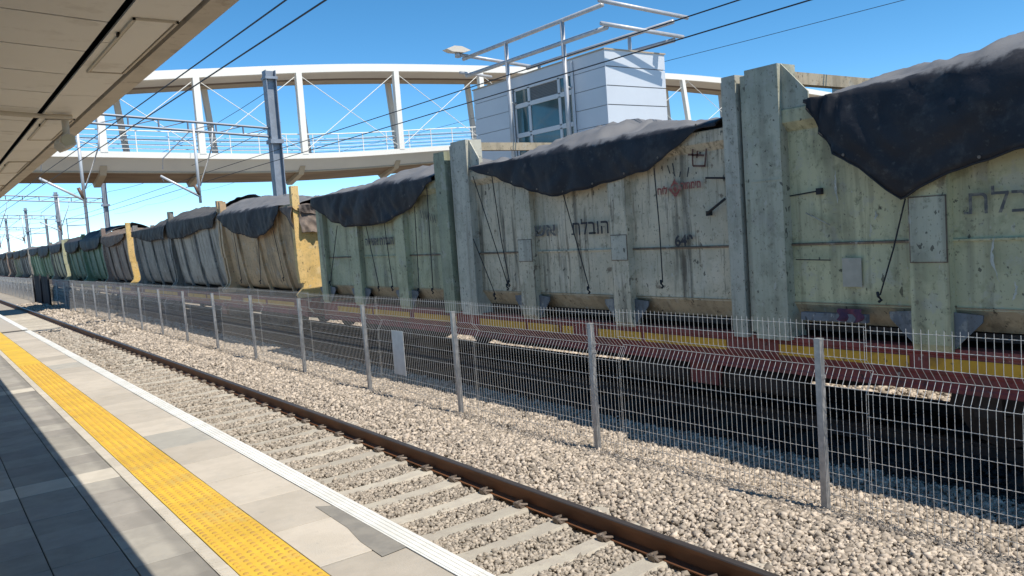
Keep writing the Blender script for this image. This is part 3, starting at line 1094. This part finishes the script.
Cn = box_container('dull green container with faint stencil and wide side ribs before the wagon gap', 12.70, 18.88, [(12.74, 13.18, 4.0)], [(14.52, 14.92), (16.64, 17.05), (18.5, 18.85)],
                   (m_gC, m_gCpost, m_gC), 3.52, None, ())
text_mesh('\u05d4\u05e4\u05e9\u05d0 \u05d7\u05dc\u05d1\u05d5\u05d4', .23, (16.42, 2.37), m_inkfaint, 'stencil_lettering', Cn, x=8.030, bold=.010, sx=1.05)
b = MB()
for i in range(7):
    y, z = 13.92 - i * .085, 3.0 - i * .02
    b.add([(8.03, y, z), (8.03, y - .02, z), (8.03, y - .06, z - .16), (8.03, y - .035, z - .16)], [(0, 1, 2, 3)])
b.build('sprayed_mark', m_inkfaint, Cn)


# ------------------------------------------------------------------ tub containers
def prof(zt):
    return [(8.02, zt), (8.05, 3.05), (8.11, 2.55), (8.185, 2.0), (8.26, 1.6), (8.35, 1.30), (8.62, 1.20)]


def tub(label, y0, y1, zt, mw, me_, nrib, post=None, endmat=None, end_top=None, end_low=False, far=False):
    c = thing('tub_container', label, 'container', (9.28, (y0 + y1) / 2, 1.05), 'tub shaped containers down the train')
    endmat = endmat or mw
    P = prof(zt)
    full = P + [(18.56 - x, z) for x, z in reversed(P)]
    nu = 4 if far else max(4, int((y1 - y0) / .25))
    b = MB()

    def f(u, v):
        k = v * (len(full) - 1)
        i = min(int(k), len(full) - 2)
        q = k - i
        x = full[i][0] * (1 - q) + full[i + 1][0] * q
        z = full[i][1] * (1 - q) + full[i + 1][1] * q
        y = y0 + .12 + (y1 - y0 - .24) * u
        am = 0 if far else .018 * noise.noise((y * 1.1, z * 1.3, y0))
        return (x + (am if v < .5 else -am), y, z)
    b.grid(f, nu, (len(full) - 1) * (1 if far else 3))
    b.build('tub_shell', mw, c, True)
    for i in range(nrib):
        y = y0 + (y1 - y0) * (i + .75) / (nrib + .5)
        for s in ((0,) if far else (0, 1)):
            b = MB()
            pts = [((x - .055) if not s else (18.56 - x + .055), z) for x, z in P]
            inn = [(x + .03 if not s else 18.56 - x - .03, z) for x, z in P]
            vs, fs = [], []
            for (a, z), (d, z2) in zip(pts, inn):
                vs += [(a, y - .05, z - .08), (a, y + .05, z - .08), (d, y + .05, z2 - .08), (d, y - .05, z2 - .08)]
            for k in range(len(P) - 1):
                for q in range(4):
                    fs.append((k * 4 + q, k * 4 + (q + 1) % 4, k * 4 + 4 + (q + 1) % 4, k * 4 + 4 + q))
            fs += [(0, 1, 2, 3), (len(vs) - 1, len(vs) - 2, len(vs) - 3, len(vs) - 4)]
            b.add(vs, fs)
            b.build('rib', me_, c)
    for s in (0, 1):
        b = MB()
        x0 = 7.97 if not s else 10.45
        b.box(x0, x0 + .14, y0 + .1, y1 - .1, zt - .14, zt + .02)
        b.build('rim', me_, c)
    for e, (ya, yb2) in enumerate(((y0, y0 + .12), (y1 - .12, y1))):
        et = end_top if (end_top and e == 0) else zt - .02
        hf = [(7.99, et), (8.0, 2.6), (8.04, 2.0), (8.10, 1.5), (8.07, 1.36), (7.90, 1.18), (7.94, 1.10), (8.7, 1.10)]
        if et < 2.6:
            hf = hf[0:1] + hf[2:]
        poly = hf + [(18.56 - x, z) for x, z in reversed(hf)]
        b = MB()
        b.prism(poly, ya, yb2)
        b.build('end_plate', endmat if e == 0 else me_, c)
        if post:
            b = MB()
            b.prism([(7.965, post - .01), (7.965, et - .9), (8.0, et - 1.3), (8.13, et - 1.3), (8.16, et - .9), (8.16, post - .01)], ya - .012, yb2 + .03)
            b.build('corner_post', endmat if e == 0 else me_, c)
            b = MB()
            b.box(10.40, 10.58, ya - .012, yb2 + .03, et - 1, post)
            b.build('corner_post', endmat if e == 0 else me_, c)
    for i in range(3):
        y = y0 + (y1 - y0) * (i + .5) / 3
        b = MB()
        b.prism([(8.3, 1.045), (8.42, 1.42), (8.9, 1.2), (9.66, 1.2), (10.14, 1.42), (10.26, 1.045)], y - .16, y + .16)
        b.build('skid', m_under, c)
    return c


D = tub('beige brown tub container with sunlit ochre end, next to the wagon gap', 20.30, 26.50, 3.52, m_beige, m_beige, 3, 4.0, m_ochre, 2.78)
E_ = tub('silver grey tub container, second behind the wagon gap', 26.66, 33.0, 3.55, m_silver, m_dgrey, 3, 4.05, m_beige)
F_ = tub('dark grey tub container with small heaped tarp, third behind the wagon gap', 33.15, 39.35, 3.5, m_dgrey, m_dgrey, 3, 3.8)
G_ = tub('brown tub container with bright yellow end post', 40.70, 46.9, 3.5, m_brown, m_brown, 3, 4.0, m_ochre)
tub('mid green tub container under a tall black tarp', 47.0, 53.2, 3.55, m_green, m_green, 3, 3.9, far=True)
tub('darker green tub container just beyond the tall black tarp', 53.35, 59.55, 3.5, m_green, m_gC, 3, 3.8, far=True)
tub('grey green tub container at the head of the fourth wagon', 61.1, 67.3, 3.5, m_gC, m_dgrey, 3, 3.8, far=True)
tub('bright green tub container in the middle of the fourth wagon', 67.45, 73.65, 3.4, m_green, m_lgreen, 3, 3.6, m_lgreen, far=True)
tub('pale green tub container at the rear of the fourth wagon', 73.8, 80.0, 3.4, m_lgreen, m_lgreen, 3, 3.6, m_lgreen, far=True)
tub('first dark grey tub container of the fifth wagon', 81.5, 87.7, 3.4, m_dgrey, m_dgrey, 3, 3.6, far=True)
tub('second dark tub container of the fifth wagon', 87.85, 94.05, 3.4, m_dgrey, m_gC, 3, 3.6, far=True)
tub('far tub container with ochre end post on the fifth wagon', 94.2, 100.4, 3.4, m_brown, m_brown, 3, 3.7, m_ochre, far=True)
tub('reddish brown tub container at the far end of train', 101.9, 108.1, 3.4, m_brown, m_dgrey, 3, 3.6, far=True)
tub('last visible grey tub container of the train', 108.3, 114.5, 3.4, m_silver, m_dgrey, 3, 3.6, far=True)


# ------------------------------------------------------------------ tarpaulins
def tarp(label, ya, yb_, hang, top, edge, seed, mats=None, far_x=10.62, xe=7.955, ropes=(), rag=1.0, fine=True, fold=.05, gather=None):
    mats = mats or m_tarp
    L = yb_ - ya
    nu = int(L / (.05 if fine else .2))
    ns, nt = (14, 34) if fine else (5, 10)

    def f(u, v):
        y = ya + L * u
        k = v * (ns + nt)
        hz = min(lerp(hang, y), edge - .03)
        if k <= ns:
            q = k / ns
            z = hz + (edge - hz) * q
            d = edge - z
            wp = .4 * noise.noise((y * .7, z * .7, seed + 2))
            wv = noise.noise((y * 1.1, z * .5, seed)) * .10 - abs(noise.noise((y * 1.7 + z * 1.1 + wp, z * .9 - y * .4, seed + 9))) * .13 - abs(noise.noise((y * 3.2 - z * 2.0, z * 1.6 + wp, seed + 19))) * .06
            x = xe - .03 - .04 * math.sin(math.pi * q) * min(1, (edge - hz)) + wv * (.35 + d)
            if gather and y > gather:
                x -= .05 * min(1, (y - gather) * 3) * (.8 + 1.1 * math.sin((y - gather) * 30 + z * 7))
            return (min(x, 7.946 - .01 * q), y, z + (.025 * noise.noise((y * 2.1, seed, 4)) + .02 * noise.noise((y * 4, seed, 8))) * (1 - q))
        q = (k - ns) / nt
        x = xe - .03 + (far_x - xe) * q
        tz = lerp(top, y)
        sh = max(0, math.sin(math.pi * min(1, q * .92 + .02))) ** .85
        z = edge + (tz - edge) * sh
        am = fold * min(1, q * 8)
        wp = .5 * noise.noise((x * .8, y * .6, seed + 40))
        z += am * (1.6 * noise.noise((x * .6, y * .8, seed + 13)) - 2.4 * abs(noise.noise((x * 1.1 + wp, y * 1.5 + wp, seed + 3))) - 1.3 * abs(noise.noise((x * 2.6 - y * 1.2, y * 2.2 + x, seed + 23))) + .8)
        if q > .93:
            z -= (q - .93) / .07 * .35
        return (x, y, z)
    b = MB()
    b.grid(f, nu, ns + nt)
    t_ = b.build('tarpaulin', mats, None, True)
    t_['_o'] = (0, 0, 0)
    at = t_.data.attributes.new('sun_dust', 'FLOAT', 'POINT')  # height mask: sunlit and dusty tone on top, dark on the side
    row = [(-1.2 if j < ns * .55 else ((j - ns) / (ns * .45) * 1.0 - .1)) if j < ns else min(.5, (j - ns) / nt * 6) for j in range(ns + nt + 1)]
    at.data.foreach_set('value', [max(-1.2, q) + (0 if rag > .5 else -.05) for _ in range(nu + 1) for q in row])
    md = t_.modifiers.new('thickness', 'SOLIDIFY')
    md.thickness = .006
    md.offset = 0
    tag(t_, label, 'tarp', 'tarpaulins over the containers')
    if fine:
        b = MB()
        b.tube([f(i / nu, 0) for i in range(nu + 1)], .010, 5)
        b.build('hem', m_rope, t_)
        for i in range(6, nu - 4, 13):
            x_, y_, z_ = f(i / nu, 0)
            b = MB()
            b.tube([(x_ - .012, y_, z_ + .045), (x_ - .006, y_, z_ + .045)], .016, 8)
            b.build('eyelet', m_clip, t_)
    for pts in ropes:
        b = MB()
        b.tube([(7.945 + .02 * math.sin(k), p[0], p[1]) for k, p in enumerate(pts)], .0085, 5)
        b.build('rope', m_rope, t_)
        b = MB()
        p = pts[-1]
        b.tube([(7.95, p[0] + .02, p[1] + .03), (7.93, p[0], p[1] - .01), (7.95, p[0] - .02, p[1] - .05), (7.95, p[0] + .01, p[1] - .07)], .016, 5)
        b.build('knot', m_rope, t_)
    return t_


tarp('large black tarp with pointed flap hanging over the nearest green container', -.1, 5.30,
     [(-.1, 3.05), (2, 2.98), (3.17, 2.90), (3.5, 2.84), (3.73, 2.78), (4.0, 2.66), (4.23, 2.54), (4.40, 2.67), (4.66, 2.90), (4.9, 3.08), (5.1, 3.38), (5.22, 3.62), (5.3, 3.68)],
     [(-.1, 4.05), (3.2, 4.08), (3.5, 4.10), (4.0, 4.0), (4.8, 3.90), (5.1, 3.80), (5.3, 3.70)], 3.69, 2.0,
     ropes=[[(4.23, 2.55), (4.38, 2.05), (4.54, 1.58)]], fold=.07, rag=.3, gather=4.72)
tarp('black tarp with dusty grey top tinted as sunlit, sagging over the stencilled container', 6.5, 11.9,
     [(6.5, 3.70), (6.8, 3.60), (7.2, 3.38), (7.62, 3.17), (8.1, 3.12), (8.7, 3.05), (9.2, 2.99), (9.5, 2.96), (9.9, 3.02), (10.3, 3.12), (10.8, 3.27), (11.3, 3.42), (11.75, 3.56), (11.9, 3.6)],
     [(6.5, 3.78), (7.2, 3.86), (8, 3.92), (9, 3.98), (9.8, 4.0), (10.4, 3.86), (11, 3.76), (11.9, 3.66)], 3.62, 5.0,
     ropes=[[(11.86, 3.47), (11.07, 1.57)], [(11.29, 3.44), (11.17, 2.33), (11.02, 1.63)], [(12.4, 3.1), (11.46, 1.4)], [(9.46, 2.97), (9.03, 1.56)], [(7.58, 3.18), (7.56, 2.38), (7.56, 1.67)]], fold=.09)
tarp('smooth black tarp swagged across the dull green ribbed container', 13.2, 18.92,
     [(13.2, 3.5), (13.4, 3.45), (13.83, 3.17), (14.4, 2.98), (15.0, 2.84), (15.4, 2.80), (16.2, 2.80), (17.0, 2.82), (17.2, 2.84), (17.8, 2.98), (18.4, 3.2), (18.8, 3.36), (18.92, 3.40)],
     [(13.2, 3.70), (14, 3.95), (15, 3.95), (16, 3.88), (17, 3.8), (18, 3.72), (18.92, 3.6)], 3.58, 8.0,
     ropes=[[(17.62, 2.86), (18.32, 1.53)], [(16.15, 2.80), (15.79, 1.45)], [(15.29, 2.82), (15.17, 1.47)], [(13.97, 3.08), (14.08, 1.44)], [(13.45, 3.4), (13.54, 1.45)]], fold=.07)
tarp('black tarp dipping to a point over the beige ochre ended tub', 21.1, 26.6,
     [(21.1, 3.46), (21.5, 3.05), (22.2, 2.85), (23.05, 2.74), (24.2, 2.88), (25.2, 2.98), (25.9, 3.22), (26.6, 3.5)],
     [(21.1, 3.6), (22, 3.78), (24, 3.95), (25.6, 4.02), (26.2, 4.1), (26.6, 4.12)], 3.55, 12.0,
     ropes=[[(25.2, 2.98), (24.9, 1.5)], [(23.04, 2.75), (23.2, 1.5)], [(21.81, 2.95), (21.35, 1.6)]], fold=.07)
bt = tarp('brown crumpled tarp bunched above the ochre end of the beige tub', 20.24, 21.15,
     [(20.24, 2.9), (20.6, 3.2), (21.15, 3.45)], [(20.24, 3.1), (20.7, 3.42), (21.15, 3.62)], 3.48, 15.0, m_tarpbrown, fold=.12)
b = MB()
b.grid(lambda u, v: (8.1 + 2.3 * u, 20.24 - .05 * v + .12 * noise.noise((u * 9 + v * 2, v * 1.5, 2)) + .07 * noise.noise((u * 22 - v * 4, v * 3, 5)), 3.5 - .70 * v - .16 * abs(noise.noise((u * 8, 1, 3))) * v), 80, 14)
b.build('end_flap', m_tarpbrown, bt, True)
m_tarpdim = tarp_mat('charcoal_tarpaulin', (.022, .023, .027), (.095, .094, .095), .8)
tarp('grey black tarp hanging straight over the silver grey tub', 26.7, 33.2,
     [(26.7, 3.62), (27.0, 3.45), (27.3, 3.2), (28.8, 3.2), (30.8, 2.98), (32.7, 3.0), (33.2, 3.1)],
     [(26.7, 4.15), (27.2, 4.05), (28.5, 3.8), (30, 3.85), (32, 4.1), (33.2, 4.15)], 3.62, 19.0, m_tarpdim, fold=.10)
tarp('small heaped grey tarp over the dark grey tub', 33.3, 39.3,
     [(33.3, 3.0), (34.5, 3.05), (36.2, 3.0), (37.6, 3.15), (39.3, 3.3)],
     [(33.3, 4.0), (35, 4.0), (36.5, 3.7), (38, 3.62), (39.3, 3.55)], 3.52, 22.0, m_tarpdim, fold=.08)
tarp('brown crumpled tarp sagging over the brown tub with yellow post', 40.95, 46.9,
     [(40.95, 3.35), (43, 3.05), (45, 2.95), (46.9, 3.2)], [(40.95, 3.6), (44, 3.65), (46.9, 3.9)], 3.5, 25.0, m_tarpbrown, fold=.08)
fars = [(47.0, 53.6, 'tall jet black tarp standing above the green tub', 4.15, 2.95), (53.7, 59.6, 'black tarp hanging low on the darker green tub', 3.8, 2.9), (61.1, 67.3, 'grey topped tarp on the grey green far tub', 3.85, 3.0),
        (67.45, 73.65, 'black tarp on the bright green far tub', 3.7, 2.8), (73.8, 80, 'short dark tarp on the pale green far tub', 3.65, 3.0), (81.5, 87.7, 'grey tarp on the first tub of the fifth wagon', 3.7, 3.0),
        (87.85, 94.05, 'dark tarp on the second tub of the fifth wagon', 3.65, 2.9), (94.2, 100.4, 'grey tarp on the far tub with ochre post', 3.6, 3.0), (101.9, 108.1, 'dark tarp on the reddish brown far tub', 3.65, 2.95),
        (108.3, 114.5, 'tarp on the last visible grey tub', 3.6, 3.0)]
for i, (a, c, lab, tz, hz) in enumerate(fars):
    tarp(lab, a, c, [(a, hz + .35), (a + 1.2, hz), (c - 1.5, hz - .1), (c, hz + .2)], [(a, tz), ((a + c) / 2, tz - .1), (c, tz + .05)], 3.52, 30 + i, m_tarpjet if i in (0, 1, 3) else m_tarp, fine=False, rag=.3, fold=.12)
b = MB()
b.grid(lambda u, v: (8.0 - .05 * math.sin(u * 9) * v - .02, 4.75 + .28 * u + .02 * math.sin(v * 7), 1.42 - .16 * v * (1 - .5 * abs(u - .45))), 12, 6)
rg = b.build('rag', m_rag, None, True)
tag(rg, 'crumpled purple rag tucked on the lower edge of nearest container', 'rag')

# ------------------------------------------------------------------ footbridge
br = thing('footbridge', 'white arched roofed footbridge spanning the tracks', 'footbridge', (20, 47, -.7))
ROOF = [(-20, 8.6), (-8, 9.9), (0, 10.75), (6, 11.35), (11, 11.85), (16, 12.35), (20, 12.72), (24, 12.98), (29, 13.2), (36, 13.45), (44, 13.66), (50, 13.74), (56, 13.7), (66, 13.4), (80, 12.6)]
DECK = [(-20, 8.2), (0, 7.92), (6, 7.8), (13, 7.62), (18, 7.55), (22, 7.66), (25, 7.85), (28.5, 8.07), (36, 8.4), (56, 8.9), (80, 9.1)]


def sm_(tab):
    xs_ = np.array([a for a, _ in tab])
    zs_ = np.array([c for _, c in tab])

    def f(x):
        return float(np.mean([np.interp(x + d, xs_, zs_) for d in (-3, -2, -1, 0, 1, 2, 3)]))
    return f


rz, dz_ = sm_(ROOF), sm_(DECK)
X_ = np.linspace(-20, 80, 101)
rp = [(x, 45, rz(x)) for x in X_]
dp = [(x, 45, dz_(x)) for x in X_]
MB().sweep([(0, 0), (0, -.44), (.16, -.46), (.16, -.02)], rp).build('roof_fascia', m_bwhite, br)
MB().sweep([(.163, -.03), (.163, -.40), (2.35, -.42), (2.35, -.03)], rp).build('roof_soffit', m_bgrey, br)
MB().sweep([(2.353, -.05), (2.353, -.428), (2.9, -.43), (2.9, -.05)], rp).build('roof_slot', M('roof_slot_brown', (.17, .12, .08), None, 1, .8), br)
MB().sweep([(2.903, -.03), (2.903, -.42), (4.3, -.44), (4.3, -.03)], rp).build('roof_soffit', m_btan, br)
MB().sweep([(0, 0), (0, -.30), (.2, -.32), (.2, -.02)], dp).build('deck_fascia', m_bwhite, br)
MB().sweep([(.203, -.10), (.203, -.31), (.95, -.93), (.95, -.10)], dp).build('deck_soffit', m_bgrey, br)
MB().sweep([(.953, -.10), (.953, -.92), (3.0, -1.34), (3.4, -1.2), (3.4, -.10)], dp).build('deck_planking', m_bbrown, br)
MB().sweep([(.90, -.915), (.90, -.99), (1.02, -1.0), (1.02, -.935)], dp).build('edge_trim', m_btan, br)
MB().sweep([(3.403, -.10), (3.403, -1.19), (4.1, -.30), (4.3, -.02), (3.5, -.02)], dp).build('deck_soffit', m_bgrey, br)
px_ = [8.2 - 6 * k for k in range(1, 5)] + [8.2, 13.0, 18.75, 25.05, 31.4, 37.8, 44.5, 51.8, 59, 66]
px_.sort()
for i, x in enumerate(px_):
    b = MB()
    lean = .0 if x < 40 else .7
    zb, zt = dz_(x), rz(x) - .42
    w_ = .17
    b.add([(x - w_, 44.98, zb - .05), (x + w_, 44.98, zb - .05), (x + w_, 45.3, zb - .05), (x - w_, 45.3, zb - .05),
           (x - w_ - lean, 44.98, zt), (x + w_ - lean, 44.98, zt), (x + w_ - lean, 45.3, zt), (x - w_ - lean, 45.3, zt)],
          [(0, 3, 2, 1), (4, 5, 6, 7), (0, 1, 5, 4), (1, 2, 6, 5), (2, 3, 7, 6), (3, 0, 4, 7)])
    b.build('front_post', m_bwhite, br)
    xb = x + 1.9
    b = MB()
    b.add([(xb - .15, 48.9, dz_(xb) - .05), (xb + .15, 48.9, dz_(xb) - .05), (xb + .15, 49.2, dz_(xb) - .05), (xb - .15, 49.2, dz_(xb) - .05),
           (xb - .5, 48.9, rz(xb) - .42), (xb - .2, 48.9, rz(xb) - .42), (xb - .2, 49.2, rz(xb) - .42), (xb - .5, 49.2, rz(xb) - .42)],
          [(0, 3, 2, 1), (4, 5, 6, 7), (0, 1, 5, 4), (1, 2, 6, 5), (2, 3, 7, 6), (3, 0, 4, 7)])
    b.build('rear_post', m_bgrey, br)
    b = MB()
    b.prism([(45.6, dz_(x) - .66), (45.95, dz_(x) - 1.12), (47.9, dz_(x) - 1.58), (48.3, dz_(x) - 1.3), (48.0, dz_(x) - 1.3), (45.97, dz_(x) - .9)], x - .16, x + .16, 'x')
    b.build('outrigger', m_btan, br)
for x0, x1 in zip(px_[:-1], px_[1:]):
    for a, c in ((dz_(x0) + .1, rz(x1) - .5), (rz(x0) - .5, dz_(x1) + .1)):
        b = MB()
        b.tube([(x0, 45.14, a), (x1, 45.14, c)], .022, 5)
        b.build('brace_cable', m_bwhite, br)
for dzr, r in ((1.12, .035), (.85, .016), (.62, .016), (.40, .016), (.2, .016)):
    for yy in (45.35, 48.6):
        b = MB()
        b.tube([(x, yy, dz_(x) + dzr) for x in X_], r, 5)
        b.build('handrail', m_bwhite if dzr > 1 else m_galv, br)
for x in np.arange(-19, 79, 1.6):
    b = MB()
    b.box(x - .02, x + .02, 45.33, 45.37, dz_(x) - .02, dz_(x) + 1.12)
    b.build('baluster', m_bwhite, br)
for x in (-8.5, 36, 60):
    b = MB()
    b.tube([(x, 47.1, -.8), (x, 47.1, dz_(x) - 1.1)], .5, 18)
    b.build('pier', m_bgrey, br, True)

# ------------------------------------------------------------------ lift tower
tw = thing('lift_tower', 'pale blue grey clad lift tower with tall white framed windows', 'building', (28, 33, -.7))
TX0, TX1, TY0, TY1, TZ = 26.0, 29.9, 27.45, 38.15, 10.22
b = MB()
b.box(TX0 + .06, TX1 - .06, TY0 + .06, TY1 - .06, -.75, TZ - .04)
b.build('core', m_cladseam, tw)
zs_ = [TZ, 9.46, 8.60, 7.74, 6.88, 6.02, 5.16, 4.3, 2.6, .9, -.74]
for zt, zb in zip(zs_[:-1], zs_[1:]):
    b = MB()
    b.box(TX0 + .004, TX1, TY0, TY0 + .055, zb + .045, zt)
    b.build('end_cladding_panel', m_clad, tw)
    for ya, yb2 in ((TY0, 29.62), (34.55, TY1)):
        b = MB()
        b.box(TX0, TX0 + .055, ya + (.004 if ya == TY0 else 0), yb2, zb + .02, zt - .008)
        b.build('side_cladding_panel', m_clad, tw)
b = MB()
b.box(TX0, TX0 + .055, 29.63, 34.54, 9.66, TZ)
b.build('side_cladding_panel', m_clad, tw)
b = MB()
b.box(TX0 - .05, TX1 + .05, TY0 - .05, TY1 + .05, TZ, TZ + .06)
b.build('parapet_cap', M('tan_coping', (.42, .35, .27), None, 1, .7), tw)
# glazing: columns of panes between white mullions
wy = [29.75, 30.12, 30.75, 33.15, 34.35]
for i, (ya, yb2) in enumerate(zip(wy[:-1], wy[1:])):
    rows = [(8.78, 9.55), (7.28, 8.66), (5.9, 7.16), (4.5, 5.78)]
    for j, (z0, z1) in enumerate(rows):
        b = MB()
        for (p, q, r_, s_) in ((ya, ya + .09, z0, z1), (yb2 - .09, yb2, z0, z1), (ya, yb2, z0 - .06, z0 + .05), (ya, yb2, z1 - .05, z1 + .06)):
            b.box(TX0 - .03, TX0 + .05, p + .002, q - .002, r_, s_)
        wf = b.build('window', m_wframe, tw)
        if i == 2 and j == 0:
            for k in range(9):
                b = MB()
                zc = z0 + .08 + k * .073
                b.prism([(TX0 + .0, zc), (TX0 + .04, zc + .05), (TX0 + .05, zc + .05), (TX0 + .01, zc)], ya + .09, yb2 - .09)
                b.build('louver_slat', m_louver, wf)
        else:
            b = MB()
            b.box(TX0 + .02, TX0 + .035, ya + .085, yb2 - .085, z0 + .045, z1 - .045)
            b.build('pane', m_glass, wf)
b = MB()
b.box(TX0 - .10, TX0 - .035, 29.62, 29.74, 4.2, TZ - .1)
b.build('downpipe', m_clad, tw)

fr = thing('pipe_gantry', 'grey pipe frame standing on and beside the lift tower roof', 'frame', (27.5, 32, 4))
XA, XC = 25.55, 29.5


def pipe(pts, r=.11, name='pipe'):
    b = MB()
    b.tube(pts, r, 8)
    b.build(name, m_pipe, fr, True)


pipe([(XA, 38.2, 11.95), (XA, 26.9, 12.0)])
pipe([(XA, 38.0, 11.0), (XA, 26.7, 10.97)])
pipe([(XC, 37.6, 11.55), (XC, 26.4, 11.5)])
pipe([(XC, 32.0, 10.75), (XC, 26.4, 10.65)])
pipe([(XA - .35, 26.75, 12.12), (XC + .55, 26.0, 11.62)], .1, 'cross_pipe')
pipe([(XA - .35, 26.7, 11.12), (XC + .5, 26.3, 10.80)], .1, 'cross_pipe')
pipe([(XA - .4, 38.0, 12.12), (XC + .3, 37.7, 11.70)], .1, 'cross_pipe')
pipe([(XA - .5, 37.9, 11.14), (XA + 1.6, 37.9, 11.0)], .08, 'cross_pipe')
for y in (34.2, 29.7):
    pipe([(XA, y, 4.0), (XA, y, 11.98)], .11, 'upright')
    for z in (5.5, 8.9):
        pipe([(XA, y, z), (TX0 - .04, y, z)], .05, 'wall_bracket')
pipe([(XC, 29.3, TZ + .05), (XC, 29.3, 11.5)], .09, 'upright')
pipe([(XC, 36.5, TZ + .05), (XC, 36.5, 11.5)], .09, 'upright')
pl = thing('roof_lamp', 'small flat lamp on a stub post beside the pipe frame', 'lamp', (24.9, 38, 12))
b = MB()
b.prism([(24.2, 12.32), (24.55, 12.20), (25.3, 12.20), (25.75, 12.34), (25.2, 12.52), (24.7, 12.52)], 37.7, 38.2)
b.build('lamp_head', M('pale_lamp', (.62, .56, .48), None, 1, .6), pl)
b = MB()
b.tube([(25.0, 37.95, 11.95), (25.0, 37.95, 12.22)], .14, 8)
b.build('stub_post', m_pipe, pl, True)
b = MB()
b.tube([(25.0, 37.95, 11.98), (25.2, 37.95, 12.02)], .07, 8)
b.build('arm', m_pipe, pl, True)


# ------------------------------------------------------------------ overhead line
def hmast(b, x, y, top, w_=.2):
    b.box(x - w_, x - w_ + .03, y - w_, y + w_, -.4, top)
    b.box(x + w_ - .03, x + w_, y - w_, y + w_, -.4, top)
    b.box(x - w_ + .03, x + w_ - .03, y - .02, y + .02, -.4, top)


def portal(y, label, top, detail=True, hang=True, zb=6.85):
    p = thing('catenary_mast', label, 'mast', (12.2, y, -.4), 'masts of the overhead line')
    b = MB()
    hmast(b, 12.2, y, top, .21 if y < 40 else .16)
    b.build('mast', m_mast, p)
    b = MB()
    b.box(11.93, 12.47, y - .26, y + .26, zb - .30, zb - .14)
    b.build('collar', m_mast, p)
    b = MB()
    b.box(11.95, 12.45, y - .25, y + .25, top - .35, top - .25)
    b.build('collar', m_mast, p)
    x0, x1 = 2.6, 12.0
    zl, zr = zb + .62, zb - .02
    for k, dz in enumerate((0, .34)):
        b = MB()
        b.tube([(x0, y, zl + dz), (x1, y, zr + dz)], .05, 6)
        b.build('boom_chord', m_cat, p)
    n = 9
    for i in range(n + 1):
        x = x0 + (x1 - x0) * i / n
        z = zl + (zr - zl) * i / n
        b = MB()
        b.tube([(x, y, z), (x, y, z + .34)], .035, 5)
        b.build('boom_strut', m_cat, p)
        if i < n:
            b = MB()
            b.tube([(x, y, z), (x + (x1 - x0) / n, y, z + (zr - zl) / n + .34)], .018, 4)
            b.build('boom_diagonal', m_cat, p)
    if hang:
        for xt, xw in ((5.08, 3.85), (9.05, 7.8)):
            b = MB()
            b.tube([(xt, y, zb + .45), (xt, y, 4.3)], .055, 8)
            b.build('drop_tube', m_arm, p, True)
            b = MB()
            b.tube([(xw - .1, y, 5.36), (xt + .05, y, 4.52)], .045, 8)
            b.build('registration_arm', m_arm, p, True)
            b = MB()
            b.tube([(xt + .05, y, 4.95), (xt + .62, y, 6.4), (xt + .72, y, zb + .3)], .032, 6)
            b.build('stay_tube', m_arm, p, True)
            b = MB()
            b.tube([(xt - .16, y, 5.0 + .0), (xt - .02, y, 4.6)], [.06, .06], 8)
            b.build('insulator', m_insul, p, True)
            b = MB()
            b.tube([(xw - .1, y, 5.36), (xw, y, 5.14)], .014, 5)
            b.build('dropper', m_cat, p)
            b = MB()
            b.tube([(xt, y, zb + .3), (xt - 1.2, y, 6.0), (xt - 1.25, y, 5.6)], .02, 5)
            b.build('tie_rod', m_cat, p)
    return p


portal(32.3, 'grey steel mast rising behind the beige tub with truss boom', 9.45)
portal(68.7, 'pale mast seen just under the footbridge deck', 9.4, zb=6.6)
portal(94, 'second mast beyond the footbridge', 9.3, zb=6.6)
portal(122, 'third mast beyond the footbridge', 9.4, zb=6.6)
portal(150, 'fourth mast beyond the footbridge, thin with distance', 9.4, hang=False, zb=6.6)
portal(178, 'fifth and farthest mast beyond the footbridge', 9.4, hang=False, zb=6.6)
for i, (x, y, h) in enumerate(((17.0, 108, 8.4), (16.5, 140, 8.6))):
    b = MB()
    hmast(b, x, y, h, .16)
    b.box(x - 2.2, x - .17, y - .04, y + .04, h - 1.3, h - 1.2)
    b.box(x - 2.2, x - .17, y - .04, y + .04, h - 2.1, h - 2.0)
    b.box(x - 2.2, x - 2.1, y - .04, y + .04, h - 3.6, h - 1.2)
    tag(b.build('bracket_mast', m_cat), ['nearer', 'farther'][i] + ' thin bracket mast beyond the far side of the train', 'mast', 'bracket masts beyond the train')


def wire(label, pts, r, grp='overhead line wires'):
    b = MB()
    b.tube(pts, r, 5)
    return tag(b.build('overhead_wire', m_cable), label, 'wire', grp)


def span(x, z0, sag, ys, zs2=None):
    pts = []
    for a, c in zip(ys[:-1], ys[1:]):
        for k in range(8):
            t_ = k / 8
            pts.append((x, a + (c - a) * t_, z0 - 4 * sag * t_ * (1 - t_)))
    pts.append((x, ys[-1], z0))
    return pts


YS_ = [-28, 32.3, 68.7, 94, 122, 150, 178]
wire('lower wire over the empty track beside the platform', span(3.85, 5.13, .01, YS_), .011)
wire('upper wire over the empty track beside the platform', span(3.85, 5.5, .10, YS_), .011)
wire('lower wire passing in front of the lift tower windows', span(9.4, 5.13, .01, YS_), .011)
wire('upper wire passing in front of the lift tower roof', span(9.4, 5.46, .06, YS_), .011)
wire('faint high wire crossing the sky at upper right', span(33, 10.7, .3, YS_), .014)
wire('feeder wire running along the mast tops', span(12.5, 8.9, .5, [32.3, 68.7, 94, 122, 150, 178]), .012)
wire('thin feeder wire below the mast tops', span(12.5, 7.4, .4, [32.3, 68.7, 94, 122, 150, 178]), .012)

for o in bpy.data.objects:
    if '_o' in o:
        del o['_o']
